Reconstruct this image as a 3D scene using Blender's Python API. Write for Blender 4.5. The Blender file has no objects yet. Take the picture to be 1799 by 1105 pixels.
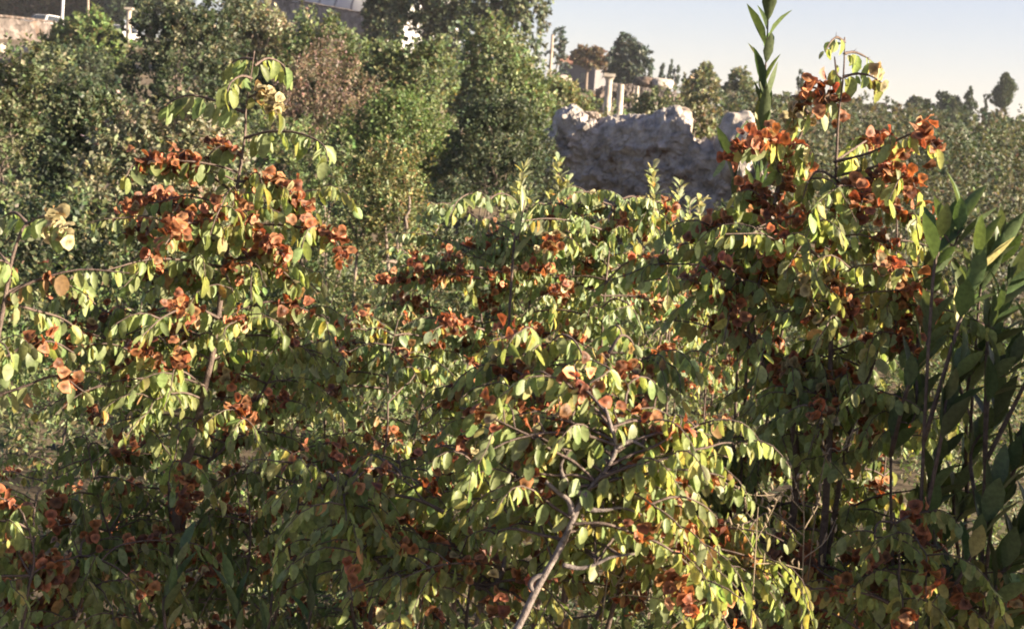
import bpy, math, random
import numpy as np
from mathutils import Vector, Matrix, noise as mnoise

rng = np.random.default_rng(11)
random.seed(11)
R = math.radians
SC = bpy.context.scene
COL = SC.collection

# ---------------------------------------------------------------- camera
W, H, F = 1799.0, 1105.0, 2471.0
CAM_Z = 1.6
CROT = (Matrix.Rotation(R(90 - 7.0), 3, 'X') @ Matrix.Rotation(R(4.0), 3, 'Z'))
CR = np.array(CROT)
CL = np.array((0.0, 0.0, CAM_Z))
cd = bpy.data.cameras.new('camera')
cam = bpy.data.objects.new('camera', cd)
COL.objects.link(cam)
cam.matrix_world = Matrix.Translation((0, 0, CAM_Z)) @ CROT.to_4x4()
cd.sensor_width = 36.0
cd.lens = F / W * 36.0
cd.clip_start = 0.05
cd.clip_end = 9000
cd.dof.use_dof = True
cd.dof.focus_distance = 2.6
cd.dof.aperture_fstop = 15.0
SC.camera = cam

# ---------------------------------------------------------------- sky and sun
SUN_AZ, SUN_EL = 107.0, 19.5          # azimuth clockwise from the view direction (+Y)
world = bpy.data.worlds.new('World')
SC.world = world
world.use_nodes = True
wn = world.node_tree
bg = wn.nodes['Background']
sky = wn.nodes.new('ShaderNodeTexSky')
sky.sky_type = 'NISHITA'
sky.sun_disc = False
sky.sun_elevation = R(SUN_EL)
sky.sun_rotation = R(SUN_AZ)
sky.air_density = 1.0
sky.dust_density = 1.0
sky.ozone_density = 0.8
tint = wn.nodes.new('ShaderNodeVectorMath'); tint.operation = 'MULTIPLY'; tint.inputs[1].default_value = (0.73, 0.65, 0.755)   # dims the sky light and turns it towards lavender
wn.links.new(sky.outputs[0], tint.inputs[0]); wn.links.new(tint.outputs[0], bg.inputs[0])
bg.inputs[1].default_value = 0.05

sl = bpy.data.lights.new('sun', 'SUN')
sl.energy = 5.0
sl.angle = R(0.55)
sl.color = (1.0, 0.82, 0.59)
so = bpy.data.objects.new('sun', sl)
COL.objects.link(so)
SDIR = Vector((math.sin(R(SUN_AZ)) * math.cos(R(SUN_EL)), math.cos(R(SUN_AZ)) * math.cos(R(SUN_EL)), math.sin(R(SUN_EL))))
so.rotation_euler = SDIR.to_track_quat('Z', 'Y').to_euler()
so.location = (20, 0, 30)

SC.render.engine = 'CYCLES'
SC.view_settings.view_transform = 'Standard'
SC.view_settings.look = 'None'
SC.view_settings.gamma = 1.0
SC.view_settings.use_curve_mapping = False
SC.view_settings.exposure = 2.35
SC.cycles.use_denoising = True
SC.cycles.max_bounces = 9
SC.cycles.diffuse_bounces = 5
SC.cycles.glossy_bounces = 2
SC.cycles.transmission_bounces = 6
SC.cycles.transparent_max_bounces = 9
SC.cycles.volume_bounces = 0
SC.cycles.sample_clamp_indirect = 4.0
SC.cycles.filter_width = 1.9

# ---------------------------------------------------------------- helpers
def at(px, py, d):
    """point seen at a photo position, d metres into the scene"""
    return CL + CR @ np.array(((px - 899.5) / F * d, (552.5 - py) / F * d, -d))

def sz(n, d):
    return n * d / F

def project(P):
    q = (np.asarray(P) - CL) @ CR
    d = -q[..., 2]
    dd = np.where(np.abs(d) < 1e-4, 1e-4, d)
    return 899.5 + q[..., 0] / dd * F, 552.5 - q[..., 1] / dd * F, d

TH = np.array((-0.40, 0.03, 0.36))
RY = np.array((0, 8, 15, 22, 35, 60, 85, 110, 140, 200, 700, 1500.0))
ZT = np.array(((0, 0, .25, .6, 1.5, 3.4, 5.0, 7.4, 10.0, 10.5, 8, 5),
               (0, 0, .15, .3, .9, 2.3, 4.2, 6.0, 7.0, 7.2, 6, 4),
               (0, 0, .25, .45, 1.0, 2.0, 3.1, 3.9, 4.0, 3.8, 3, 2)), float)

def gz(x, y):
    x = np.asarray(x, float); y = np.asarray(y, float)
    th = np.clip(x / np.maximum(y, 6.0), TH[0], TH[-1])
    rows = np.stack([np.interp(y, RY, r) for r in ZT])
    a = np.clip((th - TH[0]) / (TH[1] - TH[0]), 0, 1)
    b = np.clip((th - TH[1]) / (TH[2] - TH[1]), 0, 1)
    z = np.where(th < TH[1], rows[0] * (1 - a) + rows[1] * a, rows[1] * (1 - b) + rows[2] * b)
    return z + 0.05 * np.sin(x * 1.3 + 1) * np.cos(y * 0.9) * np.clip(y / 10, 0, 3)

def nrm(v):
    v = np.asarray(v, float)
    return v / np.maximum(np.linalg.norm(v, axis=-1, keepdims=True), 1e-9)

def mesh_from(name, V, T, smooth=True, col=None, ring=None):
    V = np.ascontiguousarray(V, np.float32); T = np.ascontiguousarray(T, np.int32)
    m = bpy.data.meshes.new(name)
    k = T.shape[1]
    m.vertices.add(len(V)); m.vertices.foreach_set('co', V.ravel())
    m.loops.add(T.size); m.loops.foreach_set('vertex_index', T.ravel())
    m.polygons.add(len(T))
    m.polygons.foreach_set('loop_start', np.arange(0, T.size, k, dtype=np.int32))
    m.polygons.foreach_set('loop_total', np.full(len(T), k, np.int32))
    m.polygons.foreach_set('use_smooth', np.full(len(T), smooth, bool))
    if col is not None:
        a = m.color_attributes.new('tint', 'FLOAT_COLOR', 'POINT')
        c = np.ones((len(V), 4), np.float32); c[:, :3] = col
        a.data.foreach_set('color', c.ravel())
    if ring is not None:
        a = m.color_attributes.new('ring', 'FLOAT_COLOR', 'POINT')
        c = np.ones((len(V), 4), np.float32); c[:, :3] = ring
        a.data.foreach_set('color', c.ravel())
    m.update(calc_edges=True)
    m.validate()
    return m

def link(name, mesh, mat=None, parent=None, kind=None):
    o = bpy.data.objects.new(name, mesh)
    COL.objects.link(o)
    if mat is not None and mesh is not None and not mesh.materials:
        mesh.materials.append(mat)
    if parent is not None:
        o.parent = parent
    if kind:
        o['kind'] = kind
    return o

def tag(o, label, cat, group=None):
    o['label'] = label; o['category'] = cat; o['kind'] = 'thing'
    if group: o['group'] = group
    return o

def thing(name, label, cat, loc, group=None):
    o = bpy.data.objects.new(name, None)
    o.empty_display_size = 0.1
    COL.objects.link(o)
    o.location = Vector([float(c) for c in loc])
    return tag(o, label, cat, group)

class Soup:
    """collects triangles of one mesh"""
    def __init__(s): s.V = []; s.T = []; s.n = 0
    def add(s, V, T):
        s.V.append(np.asarray(V, float)); s.T.append(np.asarray(T, int) + s.n); s.n += len(V)
    def tube(s, P, r, sides=6, cap=True):
        P = np.asarray(P, float); n = len(P)
        r = np.broadcast_to(np.asarray(r, float), (n,))
        tg = nrm(np.gradient(P, axis=0))
        a = np.empty_like(P); v = nrm(np.cross(tg[0], (0.31, 0.17, 0.93)) + 1e-6)
        for q in range(n):            # carry one side vector along, so the tube never pinches
            v = v - tg[q] * np.dot(v, tg[q]); v = v / max(1e-9, math.sqrt(np.dot(v, v))); a[q] = v
        b = np.cross(tg, a)
        ang = np.arange(sides) / sides * 2 * math.pi
        V = P[:, None] + r[:, None, None] * (np.cos(ang)[None, :, None] * a[:, None] + np.sin(ang)[None, :, None] * b[:, None])
        V = V.reshape(-1, 3)
        i = np.arange(n - 1)[:, None] * sides; j = np.arange(sides)[None]; k = (j + 1) % sides
        q = np.stack((i + j, i + k, i + sides + k, i + sides + j), -1).reshape(-1, 4)
        T = np.concatenate((q[:, [0, 1, 2]], q[:, [0, 2, 3]]))
        if cap:
            V = np.concatenate((V, P[:1], P[-1:]))
            c0, c1 = n * sides, n * sides + 1
            jj = np.arange(sides); kk = (jj + 1) % sides
            T = np.concatenate((T, np.stack((kk, jj, np.full(sides, c0)), -1), np.stack((jj + (n - 1) * sides, kk + (n - 1) * sides, np.full(sides, c1)), -1)))
        s.add(V, T)
    def box(s, c, h, rot=0.0):
        c = np.asarray(c, float); h = np.asarray(h, float)
        V = np.array([(x, y, z) for z in (-1, 1) for y in (-1, 1) for x in (-1, 1)], float) * h
        ca, sa = math.cos(rot), math.sin(rot)
        V = np.stack((V[:, 0] * ca - V[:, 1] * sa, V[:, 0] * sa + V[:, 1] * ca, V[:, 2]), -1) + c
        Q = [(0, 2, 3, 1), (4, 5, 7, 6), (0, 1, 5, 4), (2, 6, 7, 3), (0, 4, 6, 2), (1, 3, 7, 5)]
        T = [t for q in Q for t in ((q[0], q[1], q[2]), (q[0], q[2], q[3]))]
        s.add(V, T)
    def lathe(s, c, prof, seg=14, ell=1.0):
        prof = np.asarray(prof, float); n = len(prof)
        ang = np.arange(seg) / seg * 2 * math.pi
        V = np.stack((prof[:, 0][:, None] * np.cos(ang), prof[:, 0][:, None] * np.sin(ang) * ell, np.repeat(prof[:, 1][:, None], seg, 1)), -1).reshape(-1, 3) + np.asarray(c)
        i = np.arange(n - 1)[:, None] * seg; j = np.arange(seg)[None]; k = (j + 1) % seg
        q = np.stack((i + j, i + k, i + seg + k, i + seg + j), -1).reshape(-1, 4)
        s.add(V, np.concatenate((q[:, [0, 1, 2]], q[:, [0, 2, 3]])))
    def build(s, name, mat, parent=None, smooth=True, kind=None, origin=(0, 0, 0)):
        V = np.concatenate(s.V) - np.asarray(origin); T = np.concatenate(s.T)
        return link(name, mesh_from(name, V, T, smooth), mat, parent, kind)

def pos(o):
    return np.array(o.location)

# ---------------------------------------------------------------- materials
def newmat(name):
    m = bpy.data.materials.new(name); m.use_nodes = True
    nt = m.node_tree
    return m, nt, nt.nodes['Principled BSDF'], nt.nodes['Material Output']

def leaf_mat(name, src, rough=0.45, trans=0.54, warm=(1.22, 1.12, 0.62), spec=0.4, mott=0.25, ring=False):
    m, nt, b, out = newmat(name)
    N, L = nt.nodes.new, nt.links.new
    if src == 'obj':
        c = N('ShaderNodeObjectInfo'); cs = c.outputs['Color']
    else:
        c = N('ShaderNodeAttribute'); c.attribute_name = 'tint'; cs = c.outputs['Color']
    geo = N('ShaderNodeNewGeometry')
    nz = N('ShaderNodeTexNoise'); nz.inputs['Scale'].default_value = 160.0; nz.inputs['Detail'].default_value = 2.0
    L(geo.outputs['Position'], nz.inputs['Vector'])
    mr = N('ShaderNodeMapRange'); mr.inputs[1].default_value = 0.3; mr.inputs[2].default_value = 0.7
    mr.inputs[3].default_value = 1.0 - mott; mr.inputs[4].default_value = 1.0 + mott
    L(nz.outputs[0], mr.inputs[0])
    mu = N('ShaderNodeVectorMath'); mu.operation = 'SCALE'
    L(cs, mu.inputs[0]); L(mr.outputs[0], mu.inputs['Scale'])
    fac = N('ShaderNodeVectorMath'); fac.operation = 'MULTIPLY'
    L(mu.outputs[0], fac.inputs[0])
    if ring:      # darker stone in the middle, paler wing edge
        ra = N('ShaderNodeAttribute'); ra.attribute_name = 'ring'; L(ra.outputs['Color'], fac.inputs[1])
    else:         # a leaf's underside is paler than its face
        mb = N('ShaderNodeMix'); mb.data_type = 'RGBA'; mb.inputs[6].default_value = (1, 1, 1, 1); mb.inputs[7].default_value = (1.25, 1.2, 1.45, 1)
        L(geo.outputs['Backfacing'], mb.inputs[0]); L(mb.outputs[2], fac.inputs[1])
    mu = fac
    L(mu.outputs[0], b.inputs['Base Color'])
    b.inputs['Roughness'].default_value = rough
    b.inputs['Specular IOR Level'].default_value = spec
    tr = N('ShaderNodeBsdfTranslucent')
    m2 = N('ShaderNodeVectorMath'); m2.operation = 'MULTIPLY'; m2.inputs[1].default_value = warm
    L(mu.outputs[0], m2.inputs[0]); L(m2.outputs[0], tr.inputs[0])
    mx = N('ShaderNodeMixShader'); mx.inputs[0].default_value = trans
    L(b.outputs[0], mx.inputs[1]); L(tr.outputs[0], mx.inputs[2]); L(mx.outputs[0], out.inputs[0])
    return m

def solid(name, c1, c2, scale=8.0, rough=0.8, bump=0.0, detail=6.0, c3=None, s3=2.0, spec=0.3, t3=(0.55, 0.7), metal=0.0, bd=0.02, cells=0.0):
    """two-colour noise, a third colour in patches, optional relief"""
    m, nt, b, out = newmat(name)
    N, L = nt.nodes.new, nt.links.new
    tc = N('ShaderNodeTexCoord')
    nz = N('ShaderNodeTexNoise'); nz.inputs['Scale'].default_value = scale; nz.inputs['Detail'].default_value = detail
    nz.inputs['Roughness'].default_value = 0.65
    L(tc.outputs['Object'], nz.inputs['Vector'])
    r = N('ShaderNodeValToRGB')
    r.color_ramp.elements[0].position = 0.32; r.color_ramp.elements[1].position = 0.68
    r.color_ramp.elements[0].color = (*c1, 1); r.color_ramp.elements[1].color = (*c2, 1)
    L(nz.outputs[0], r.inputs[0])
    last = r.outputs[0]
    if c3 is not None:
        n3 = N('ShaderNodeTexNoise'); n3.inputs['Scale'].default_value = s3; n3.inputs['Detail'].default_value = 5
        L(tc.outputs['Object'], n3.inputs['Vector'])
        mr = N('ShaderNodeMapRange'); mr.inputs[1].default_value, mr.inputs[2].default_value = t3
        L(n3.outputs[0], mr.inputs[0])
        mx = N('ShaderNodeMix'); mx.data_type = 'RGBA'; mx.inputs[7].default_value = (*c3, 1)
        L(mr.outputs[0], mx.inputs[0]); L(last, mx.inputs[6]); last = mx.outputs[2]
    if cells:      # uneven field stones of slightly different colours
        vo = N('ShaderNodeTexVoronoi'); vo.inputs['Scale'].default_value = cells; vo.inputs['Randomness'].default_value = .9
        L(tc.outputs['Object'], vo.inputs['Vector'])
        sp = N('ShaderNodeSeparateColor'); L(vo.outputs['Color'], sp.inputs[0])
        cr = N('ShaderNodeMapRange'); cr.inputs[3].default_value = .45; cr.inputs[4].default_value = 1.35; L(sp.outputs[0], cr.inputs[0])
        vm = N('ShaderNodeVectorMath'); vm.operation = 'SCALE'; L(last, vm.inputs[0]); L(cr.outputs[0], vm.inputs['Scale']); last = vm.outputs[0]
    L(last, b.inputs['Base Color'])
    b.inputs['Roughness'].default_value = rough
    b.inputs['Specular IOR Level'].default_value = spec
    b.inputs['Metallic'].default_value = metal
    if bump:
        bp = N('ShaderNodeBump'); bp.inputs['Strength'].default_value = bump; bp.inputs['Distance'].default_value = bd
        L(nz.outputs[0], bp.inputs['Height']); L(bp.outputs[0], b.inputs['Normal'])
    return m

M = {}
M['leaf1'] = leaf_mat('thorn_leaf', 'obj')
M['leafm'] = leaf_mat('thorn_leaf_mass', 'attr')
M['glossy1'] = leaf_mat('laurel_leaf', 'obj', rough=0.46, trans=0.25, spec=0.4)
M['far'] = leaf_mat('scrub_leaf', 'attr', rough=0.5, trans=0.3, spec=0.3, mott=0.0)
M['fruit1'] = leaf_mat('winged_fruit', 'obj', rough=0.55, trans=0.32, warm=(1.3, 0.85, 0.55), spec=0.3, mott=0.35, ring=True)
M['fruitm'] = leaf_mat('winged_fruit_mass', 'attr', rough=0.55, trans=0.32, warm=(1.3, 0.85, 0.55), spec=0.3, mott=0.35, ring=True)
M['bark'] = solid('thorn_bark', (.060, .042, .036), (.14, .105, .09), 90, 0.8, 0.4)
M['greybark'] = solid('grey_bark', (.075, .062, .058), (.24, .205, .19), 95, 0.85, 1.0, 8, c3=(.06, .045, .038), s3=30, t3=(.5, .62), bd=.004)
M['farbark'] = solid('far_bark', (.09, .07, .06), (.22, .18, .15), 8, 0.85, 0.3)
M['darkstone'] = solid('dark_stone', (.018, .015, .013), (.05, .042, .036), 40, 0.9, 0.6)
M['dry'] = solid('dry_stalk', (.13, .10, .07), (.27, .22, .155), 60, 0.85, 0.2)
M['soil'] = solid('soil', (.055, .042, .028), (.13, .10, .065), 1.6, 0.95, 0.5, c3=(.10, .115, .045), s3=0.5)
M['rock'] = solid('ruin_stone', (.15, .137, .128), (.56, .51, .47), 5.5, 0.92, 1.0, 14, c3=(.14, .085, .055), s3=2.6, t3=(0.60, 0.68), bd=.12)
M['pale'] = solid('pale_stone', (.16, .135, .12), (.38, .33, .285), 4.5, 0.9, 0.9, 10, c3=(.14, .10, .08), s3=3.0, bd=.05)
M['rubble'] = solid('rubble_stone', (.07, .058, .054), (.17, .145, .135), 2.5, 0.92, 0.9, 8, c3=(.11, .07, .05), s3=0.7, bd=.08, cells=2.6)
M['ashlar'] = solid('grey_ashlar', (.11, .095, .10), (.22, .195, .20), 2.0, 0.9, 0.8, 8, c3=(.15, .11, .10), s3=0.6, bd=.06, cells=1.6)
M['marble'] = solid('column_marble', (.26, .23, .20), (.42, .38, .33), 5, 0.7, 0.4, 8, c3=(.18, .15, .13), s3=3)
M['plaster'] = solid('white_plaster', (.38, .38, .40), (.52, .52, .52), 0.6, 0.7, 0.1)
M['housewall'] = solid('house_wall', (.10, .10, .115), (.15, .145, .15), 0.8, 0.8, 0.1)
M['rib'] = solid('vault_rib', (.16, .16, .19), (.24, .24, .27), 3, 0.6)
M['tile'] = solid('roof_tile', (.30, .14, .09), (.45, .24, .16), 4, 0.8, 0.3)
M['wood'] = solid('pole_wood', (.18, .14, .115), (.34, .28, .23), 5, 0.85, 0.3)
M['paint'] = solid('car_paint', (.48, .48, .50), (.56, .56, .57), 1, 0.25, spec=0.6)
M['glass'] = solid('dark_glass', (.02, .025, .03), (.04, .045, .05), 1, 0.08, spec=0.7)
M['rubber'] = solid('tyre_rubber', (.015, .015, .015), (.03, .03, .03), 20, 0.8)

# ---------------------------------------------------------------- ground
def warp(n, a, p=3.0):
    t = np.linspace(-1, 1, n)
    return a * np.sign(t) * np.abs(t) ** p
gx = warp(181, 1100, 2.8); gy = np.concatenate((np.linspace(-300, -20, 10), np.linspace(-10, 30, 60), np.geomspace(31, 1500, 100)))
XX, YY = np.meshgrid(gx, gy)
ZZ = gz(XX, YY)
V = np.stack((XX, YY, ZZ), -1).reshape(-1, 3)
i = np.arange(len(gy) - 1)[:, None] * len(gx); j = np.arange(len(gx) - 1)[None]
Q = np.stack((i + j, i + j + 1, i + len(gx) + j + 1, i + len(gx) + j), -1).reshape(-1, 4)
link('ground', mesh_from('ground', V, Q), M['soil'], kind='structure')

# ---------------------------------------------------------------- leaf templates (length along +Y, width along X, face +Z)
def leaf_tpl(prof, fold=0.25, curl=0.25, seed=0):
    """prof: (v, halfwidth) rows between base and tip"""
    r = np.random.default_rng(seed)
    V = [(0, 0, 0)]; T = []
    tw = r.uniform(-.12, .12)
    for v, w in prof:
        for sgn in (-1, 0, 1):
            x = sgn * w * (1 + r.uniform(-.06, .06))
            z = abs(sgn) * w * fold - curl * v * v + tw * sgn * v * w * 2
            V.append((x, v, z))
    tip = len(V); V.append((tw * .2, 1.0, -curl))
    n = len(prof)
    T += [(0, 2, 1), (0, 3, 2)]
    for k in range(n - 1):
        a = 1 + 3 * k; b = a + 3
        T += [(a, a + 1, b + 1), (a, b + 1, b), (a + 1, a + 2, b + 2), (a + 1, b + 2, b + 1)]
    a = 1 + 3 * (n - 1)
    T += [(a, a + 1, tip), (a + 1, a + 2, tip)]
    return np.array(V, float), np.array(T, int)

OV = [(.07, .13), (.30, .28), (.62, .285), (.90, .15)]
OVATE = [leaf_tpl(OV, f, c, k) for k, (f, c) in enumerate(((.15, .08), (.35, .2), (.5, .3), (.25, -.12), (.6, .12), (.1, .35), (.9, .25), (.7, -.2), (-.3, .5)))]
LANCE = [leaf_tpl([(.12, .07), (.38, .145), (.68, .12), (.9, .045)], f, c, 20 + k) for k, (f, c) in enumerate(((.35, .1), (.5, .2), (.3, -.1), (.6, .05)))]
SPOON = [leaf_tpl([(.3, .10), (.7, .2), (.93, .12)], f, c, 40 + k) for k, (f, c) in enumerate(((.3, .1), (.4, -.15), (.2, .25)))]
SPOON4 = [(np.array(((0, 0, 0), (.2, .55, .07), (0, 1, -.06 - .1 * k), (-.2, .55, .07), (0, .6, -.03))), np.array(((0, 1, 4), (1, 2, 4), (2, 3, 4), (3, 0, 4)))) for k in (0, 1)]
DIAMOND = (np.array(((0, 0, 0), (.3, .5, .06), (0, 1, -.05), (-.3, .5, .06))), np.array(((0, 1, 2), (0, 2, 3))))

def fruit_tpl(seed):
    r = np.random.default_rng(seed); n = 10
    V = [(0, 0, .30)]
    ph = r.uniform(0, 6.28, 3)
    for k in range(n):
        a = k / n * 6.283
        V.append((.30 * math.cos(a), .30 * math.sin(a), .14))
    for k in range(n):
        a = k / n * 6.283
        rr = 1 + .08 * math.sin(3 * a + ph[0])
        V.append((.62 * math.cos(a), .62 * math.sin(a), .02 + .05 * math.sin(2 * a + ph[1])))
    for k in range(n):
        a = k / n * 6.283
        rr = 1 + .13 * math.sin(3 * a + ph[0]) + r.uniform(-.12, .08)
        V.append((rr * math.cos(a), rr * math.sin(a), .05 + .16 * math.sin(2 * a + ph[1]) + .13 * math.sin(5 * a + ph[2]) + r.uniform(-.07, .07)))
    T = [(0, 1 + k, 1 + (k + 1) % n) for k in range(n)]
    for ring in (1, 1 + n):
        for k in range(n):
            a, b = ring + k, ring + (k + 1) % n
            T += [(a, a + n, b + n), (a, b + n, b)]
    return np.array(V, float), np.array(T, int)
FRING = np.repeat(np.array([.40] + [.45] * 10 + [.85] * 10 + [1.2] * 10)[:, None], 3, 1)
FRUIT = [fruit_tpl(60 + k) for k in range(7)]

def frames(D, Nr):
    D = nrm(D); X = nrm(np.cross(D, Nr)); Z = np.cross(X, D)
    return X, D, Z

def stamp(tpl, P, D, Nr, Ln, Wd):
    V, T = tpl
    X, D, Z = frames(D, Nr)
    n = len(P)
    O = (P[:, None] + Ln[:, None, None] * (V[None, :, 0, None] * Wd[:, None, None] * X[:, None] + V[None, :, 1, None] * D[:, None] + V[None, :, 2, None] * Z[:, None]))
    TT = (T[None] + (np.arange(n) * len(V))[:, None, None]).reshape(-1, 3)
    return O.reshape(-1, 3), TT, len(V)

def mass(name, tpls, P, D, Nr, Ln, Wd, C, mat, parent=None, kind=None, origin=(0, 0, 0)):
    """many leaves as one mesh"""
    VV = []; TT = []; CC = []; n = 0
    which = rng.integers(0, len(tpls), len(P))
    for k, tp in enumerate(tpls):
        s = which == k
        if not s.any(): continue
        v, t, nv = stamp(tp, P[s], D[s], Nr[s], Ln[s], Wd[s])
        VV.append(v); TT.append(t + n); CC.append(np.repeat(C[s], nv, 0)); n += len(v)
    rg = np.tile(FRING, (len(P), 1)) if tpls is FRUIT else None
    m = mesh_from(name, np.concatenate(VV) - np.asarray(origin), np.concatenate(TT), True, np.concatenate(CC), rg)
    return link(name, m, mat, parent, kind)

PAL = {  # leaf colours: (weight, rgb)
    'olive': [(6, (.095, .122, .060)), (3, (.140, .160, .082)), (1, (.17, .155, .095))],
    'palegrey': [(5, (.145, .158, .092)), (3, (.205, .21, .13)), (1, (.26, .22, .15))],
    'green': [(6, (.098, .138, .060)), (3, (.140, .172, .080)), (1, (.17, .155, .09))],
    'bright': [(6, (.085, .130, .042)), (3, (.120, .160, .055)), (1, (.15, .14, .07))],
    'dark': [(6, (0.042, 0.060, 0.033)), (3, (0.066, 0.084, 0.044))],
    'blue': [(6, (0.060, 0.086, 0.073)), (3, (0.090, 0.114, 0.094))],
    'yellow': [(6, (.13, .155, .070)), (3, (.20, .20, .090)), (1, (.24, .16, .08)), (3, (.10, .135, .06))],
    'brown': [(5, (.150, .115, .080)), (3, (.20, .155, .115)), (3, (.11, .115, .065))],
    'maquis': [(5, (.066, .078, .044)), (4, (.092, .100, .060)), (1, (.12, .10, .07))],
    'brownwood': [(5, (0.120, 0.090, 0.056)), (3, (0.084, 0.078, 0.044)), (2, (0.168, 0.120, 0.075))],
    'pinegreen': [(5, (0.072, 0.096, 0.060)), (4, (0.102, 0.126, 0.069)), (1, (0.132, 0.132, 0.075))],
}
def colours(pal, n, var=0.22):
    p = PAL[pal]; w = np.array([a for a, _ in p], float)
    c = np.array([b for _, b in p])[rng.choice(len(p), n, p=w / w.sum())]
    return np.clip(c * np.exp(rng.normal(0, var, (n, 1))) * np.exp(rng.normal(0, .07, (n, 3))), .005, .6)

def sph(n):
    return nrm(rng.normal(size=(n, 3)))

def foliage(c, rad, n, leaf, pal, shoot=0.38, per=14, up=0.9, lump=0.3, shell=(.55, 1.0), spread=0.14, aspect=1.0, bottom=-.7, droop=0.0):
    """leaves on short shoots that fill an uneven ellipsoid: returns arrays"""
    c = np.asarray(c, float); rad = np.asarray(rad, float)
    ns = max(3, n // per)
    d = sph(ns); d[:, 2] = np.where(d[:, 2] < bottom, -d[:, 2], d[:, 2])
    f = rng.normal(size=(5, 3)) * 2.4; ph = rng.uniform(0, 6.28, 5)
    lob = 1 + lump * np.sin(d @ f.T + ph).sum(1) / 2.0
    rr = rng.uniform(shell[0] ** 2, shell[1] ** 2, ns) ** .5
    q = d * (rr * lob)[:, None]
    S = c + q * rad
    dirs = nrm(d * .7 + np.array((0, 0, up)) + rng.normal(0, .35, (ns, 3)))
    sl = shoot * rad.min() * rng.uniform(.5, 1.3, ns)
    k = np.repeat(np.arange(ns), per); t = np.tile((np.arange(per) + .5) / per, ns)
    P = S[k] + dirs[k] * (sl[k] * t)[:, None]
    P[:, 2] -= droop * sl[k] * t * t
    out = rng.normal(size=(len(k), 3)); 
    out -= dirs[k] * (out * dirs[k]).sum(1, keepdims=True)
    out = nrm(out)
    P = P + out * (rng.uniform(0, spread, len(k)) * sl[k] * (1.1 - t))[:, None]
    D = nrm(out + dirs[k] * rng.uniform(.2, 1.2, (len(k), 1)) + np.array((0, 0, -droop)))
    Nr = nrm(dirs[k] + rng.normal(0, .6, (len(k), 3)))
    Ln = leaf * rng.uniform(.65, 1.3, len(k)); Wd = aspect * rng.uniform(.8, 1.2, len(k))
    C = colours(pal, len(k), .15) * np.exp(rng.normal(0, .18, (ns, 1)))[k] * np.exp(rng.normal(0, .06, (ns, 3)))[k]
    return P, D, Nr, Ln, Wd, np.clip(C, .005, .6)

def cat(parts):
    return [np.concatenate(x) for x in zip(*parts)]

def curvy(a, b, n=7, wob=0.05, sag=0.0):
    a = np.asarray(a, float); b = np.asarray(b, float)
    t = np.linspace(0, 1, n)[:, None]
    L = np.linalg.norm(b - a)
    p = a + (b - a) * t
    w = np.zeros((n, 3))
    for k in (1, 2, 3):
        w += rng.normal(0, wob * L * 1.2 / k, (1, 3)) * np.sin(t * math.pi * k)
    p = p + w; p[:, 2] += sag * L * np.sin(t[:, 0] * math.pi)
    return p

def bush(name, label, category, box, d, leaf_px, n, pal, group=None, depth=0.8, stems=4, tpl=None, tips=None, **kw):
    """a shrub thing > stems and foliage, its crown where the photo has it"""
    x0, x1, y0, y1 = box
    c = at((x0 + x1) / 2, (y0 + y1) / 2, d)
    rad = np.array((sz((x1 - x0) / 2, d), sz((x1 - x0) / 2, d) * depth, sz((y1 - y0) / 2, d)))
    g = float(gz(c[0], c[1]))
    t = thing(name, label, category, (c[0], c[1], g), group)
    o = pos(t)
    kw.setdefault('lump', .42); kw.setdefault('shell', (.62, 1.02)); leaf_px = leaf_px * (1.55 if tpl is None else 1.1); n = int(n * .55)
    A = foliage(c, rad, n, sz(leaf_px, d), pal, **kw)
    low = c[2] - rad[2]
    if low > g + .1:      # foliage hangs down to the ground
        hz_ = (c[2] - g) / 2
        A = cat([A, foliage((c[0], c[1], g + hz_), (rad[0] * .85, rad[1] * .85, hz_ * 1.1), int(n * min(1.2, .8 * hz_ / rad[2])), sz(leaf_px, d), pal, **kw)])
    sp = []
    for k in range(16 if tips is None else 60):      # long upright sprigs break the outline
        v = sph(1)[0]; v[2] = abs(v[2]) * .8 + .35; v = nrm(v)
        b = c + v * rad * rng.uniform(.75, .95); ln = rad[2] * rng.uniform(.10, .28); m = 22
        tt = rng.random(m) ** .8; w = sz(leaf_px, d) * 1.1
        P_ = b + np.array((rng.normal(0, .15), rng.normal(0, .15), 1)) * (ln * tt)[:, None] + rng.normal(0, .35, (m, 3)) * (w * (1.1 - tt * .7))[:, None]
        D_ = nrm(rng.normal(0, .6, (m, 3)) + np.array((0, 0, .8)))
        sp.append((P_, D_, sph(m), sz(leaf_px, d) * rng.uniform(.6, 1.1, m), np.full(m, 1.0), colours(tips or pal, m) * 1.15))
    A = cat([A] + sp)
    mass('foliage', tpl or [DIAMOND], *A, M['far'], t, 'stuff', o)
    for k in range(stems):
        a = np.array((c[0] + rng.normal(0, rad[0] * .12), c[1] + rng.normal(0, rad[1] * .12), g - .05))
        b = c + rng.uniform(-.4, .4, 3) * rad + np.array((0, 0, rad[2] * .2))
        if b[2] < g + .1: b[2] = g + .1 + rad[2]
        s = Soup(); P = curvy(a, b, 7, .05)
        s.tube(P, np.linspace(.018, .005, 7) * max(1, rad[2]), 5)
        for q in range(4):
            e = P[rng.integers(3, 6)]
            s.tube(curvy(e, e + rng.uniform(-.6, .6, 3) * rad * .6 + np.array((0, 0, rad[2] * .3)), 5, .06), np.linspace(.012, .004, 5) * max(1, rad[2]), 4)
        s.build('stem', M['farbark'], t, origin=o)
    return t

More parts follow.
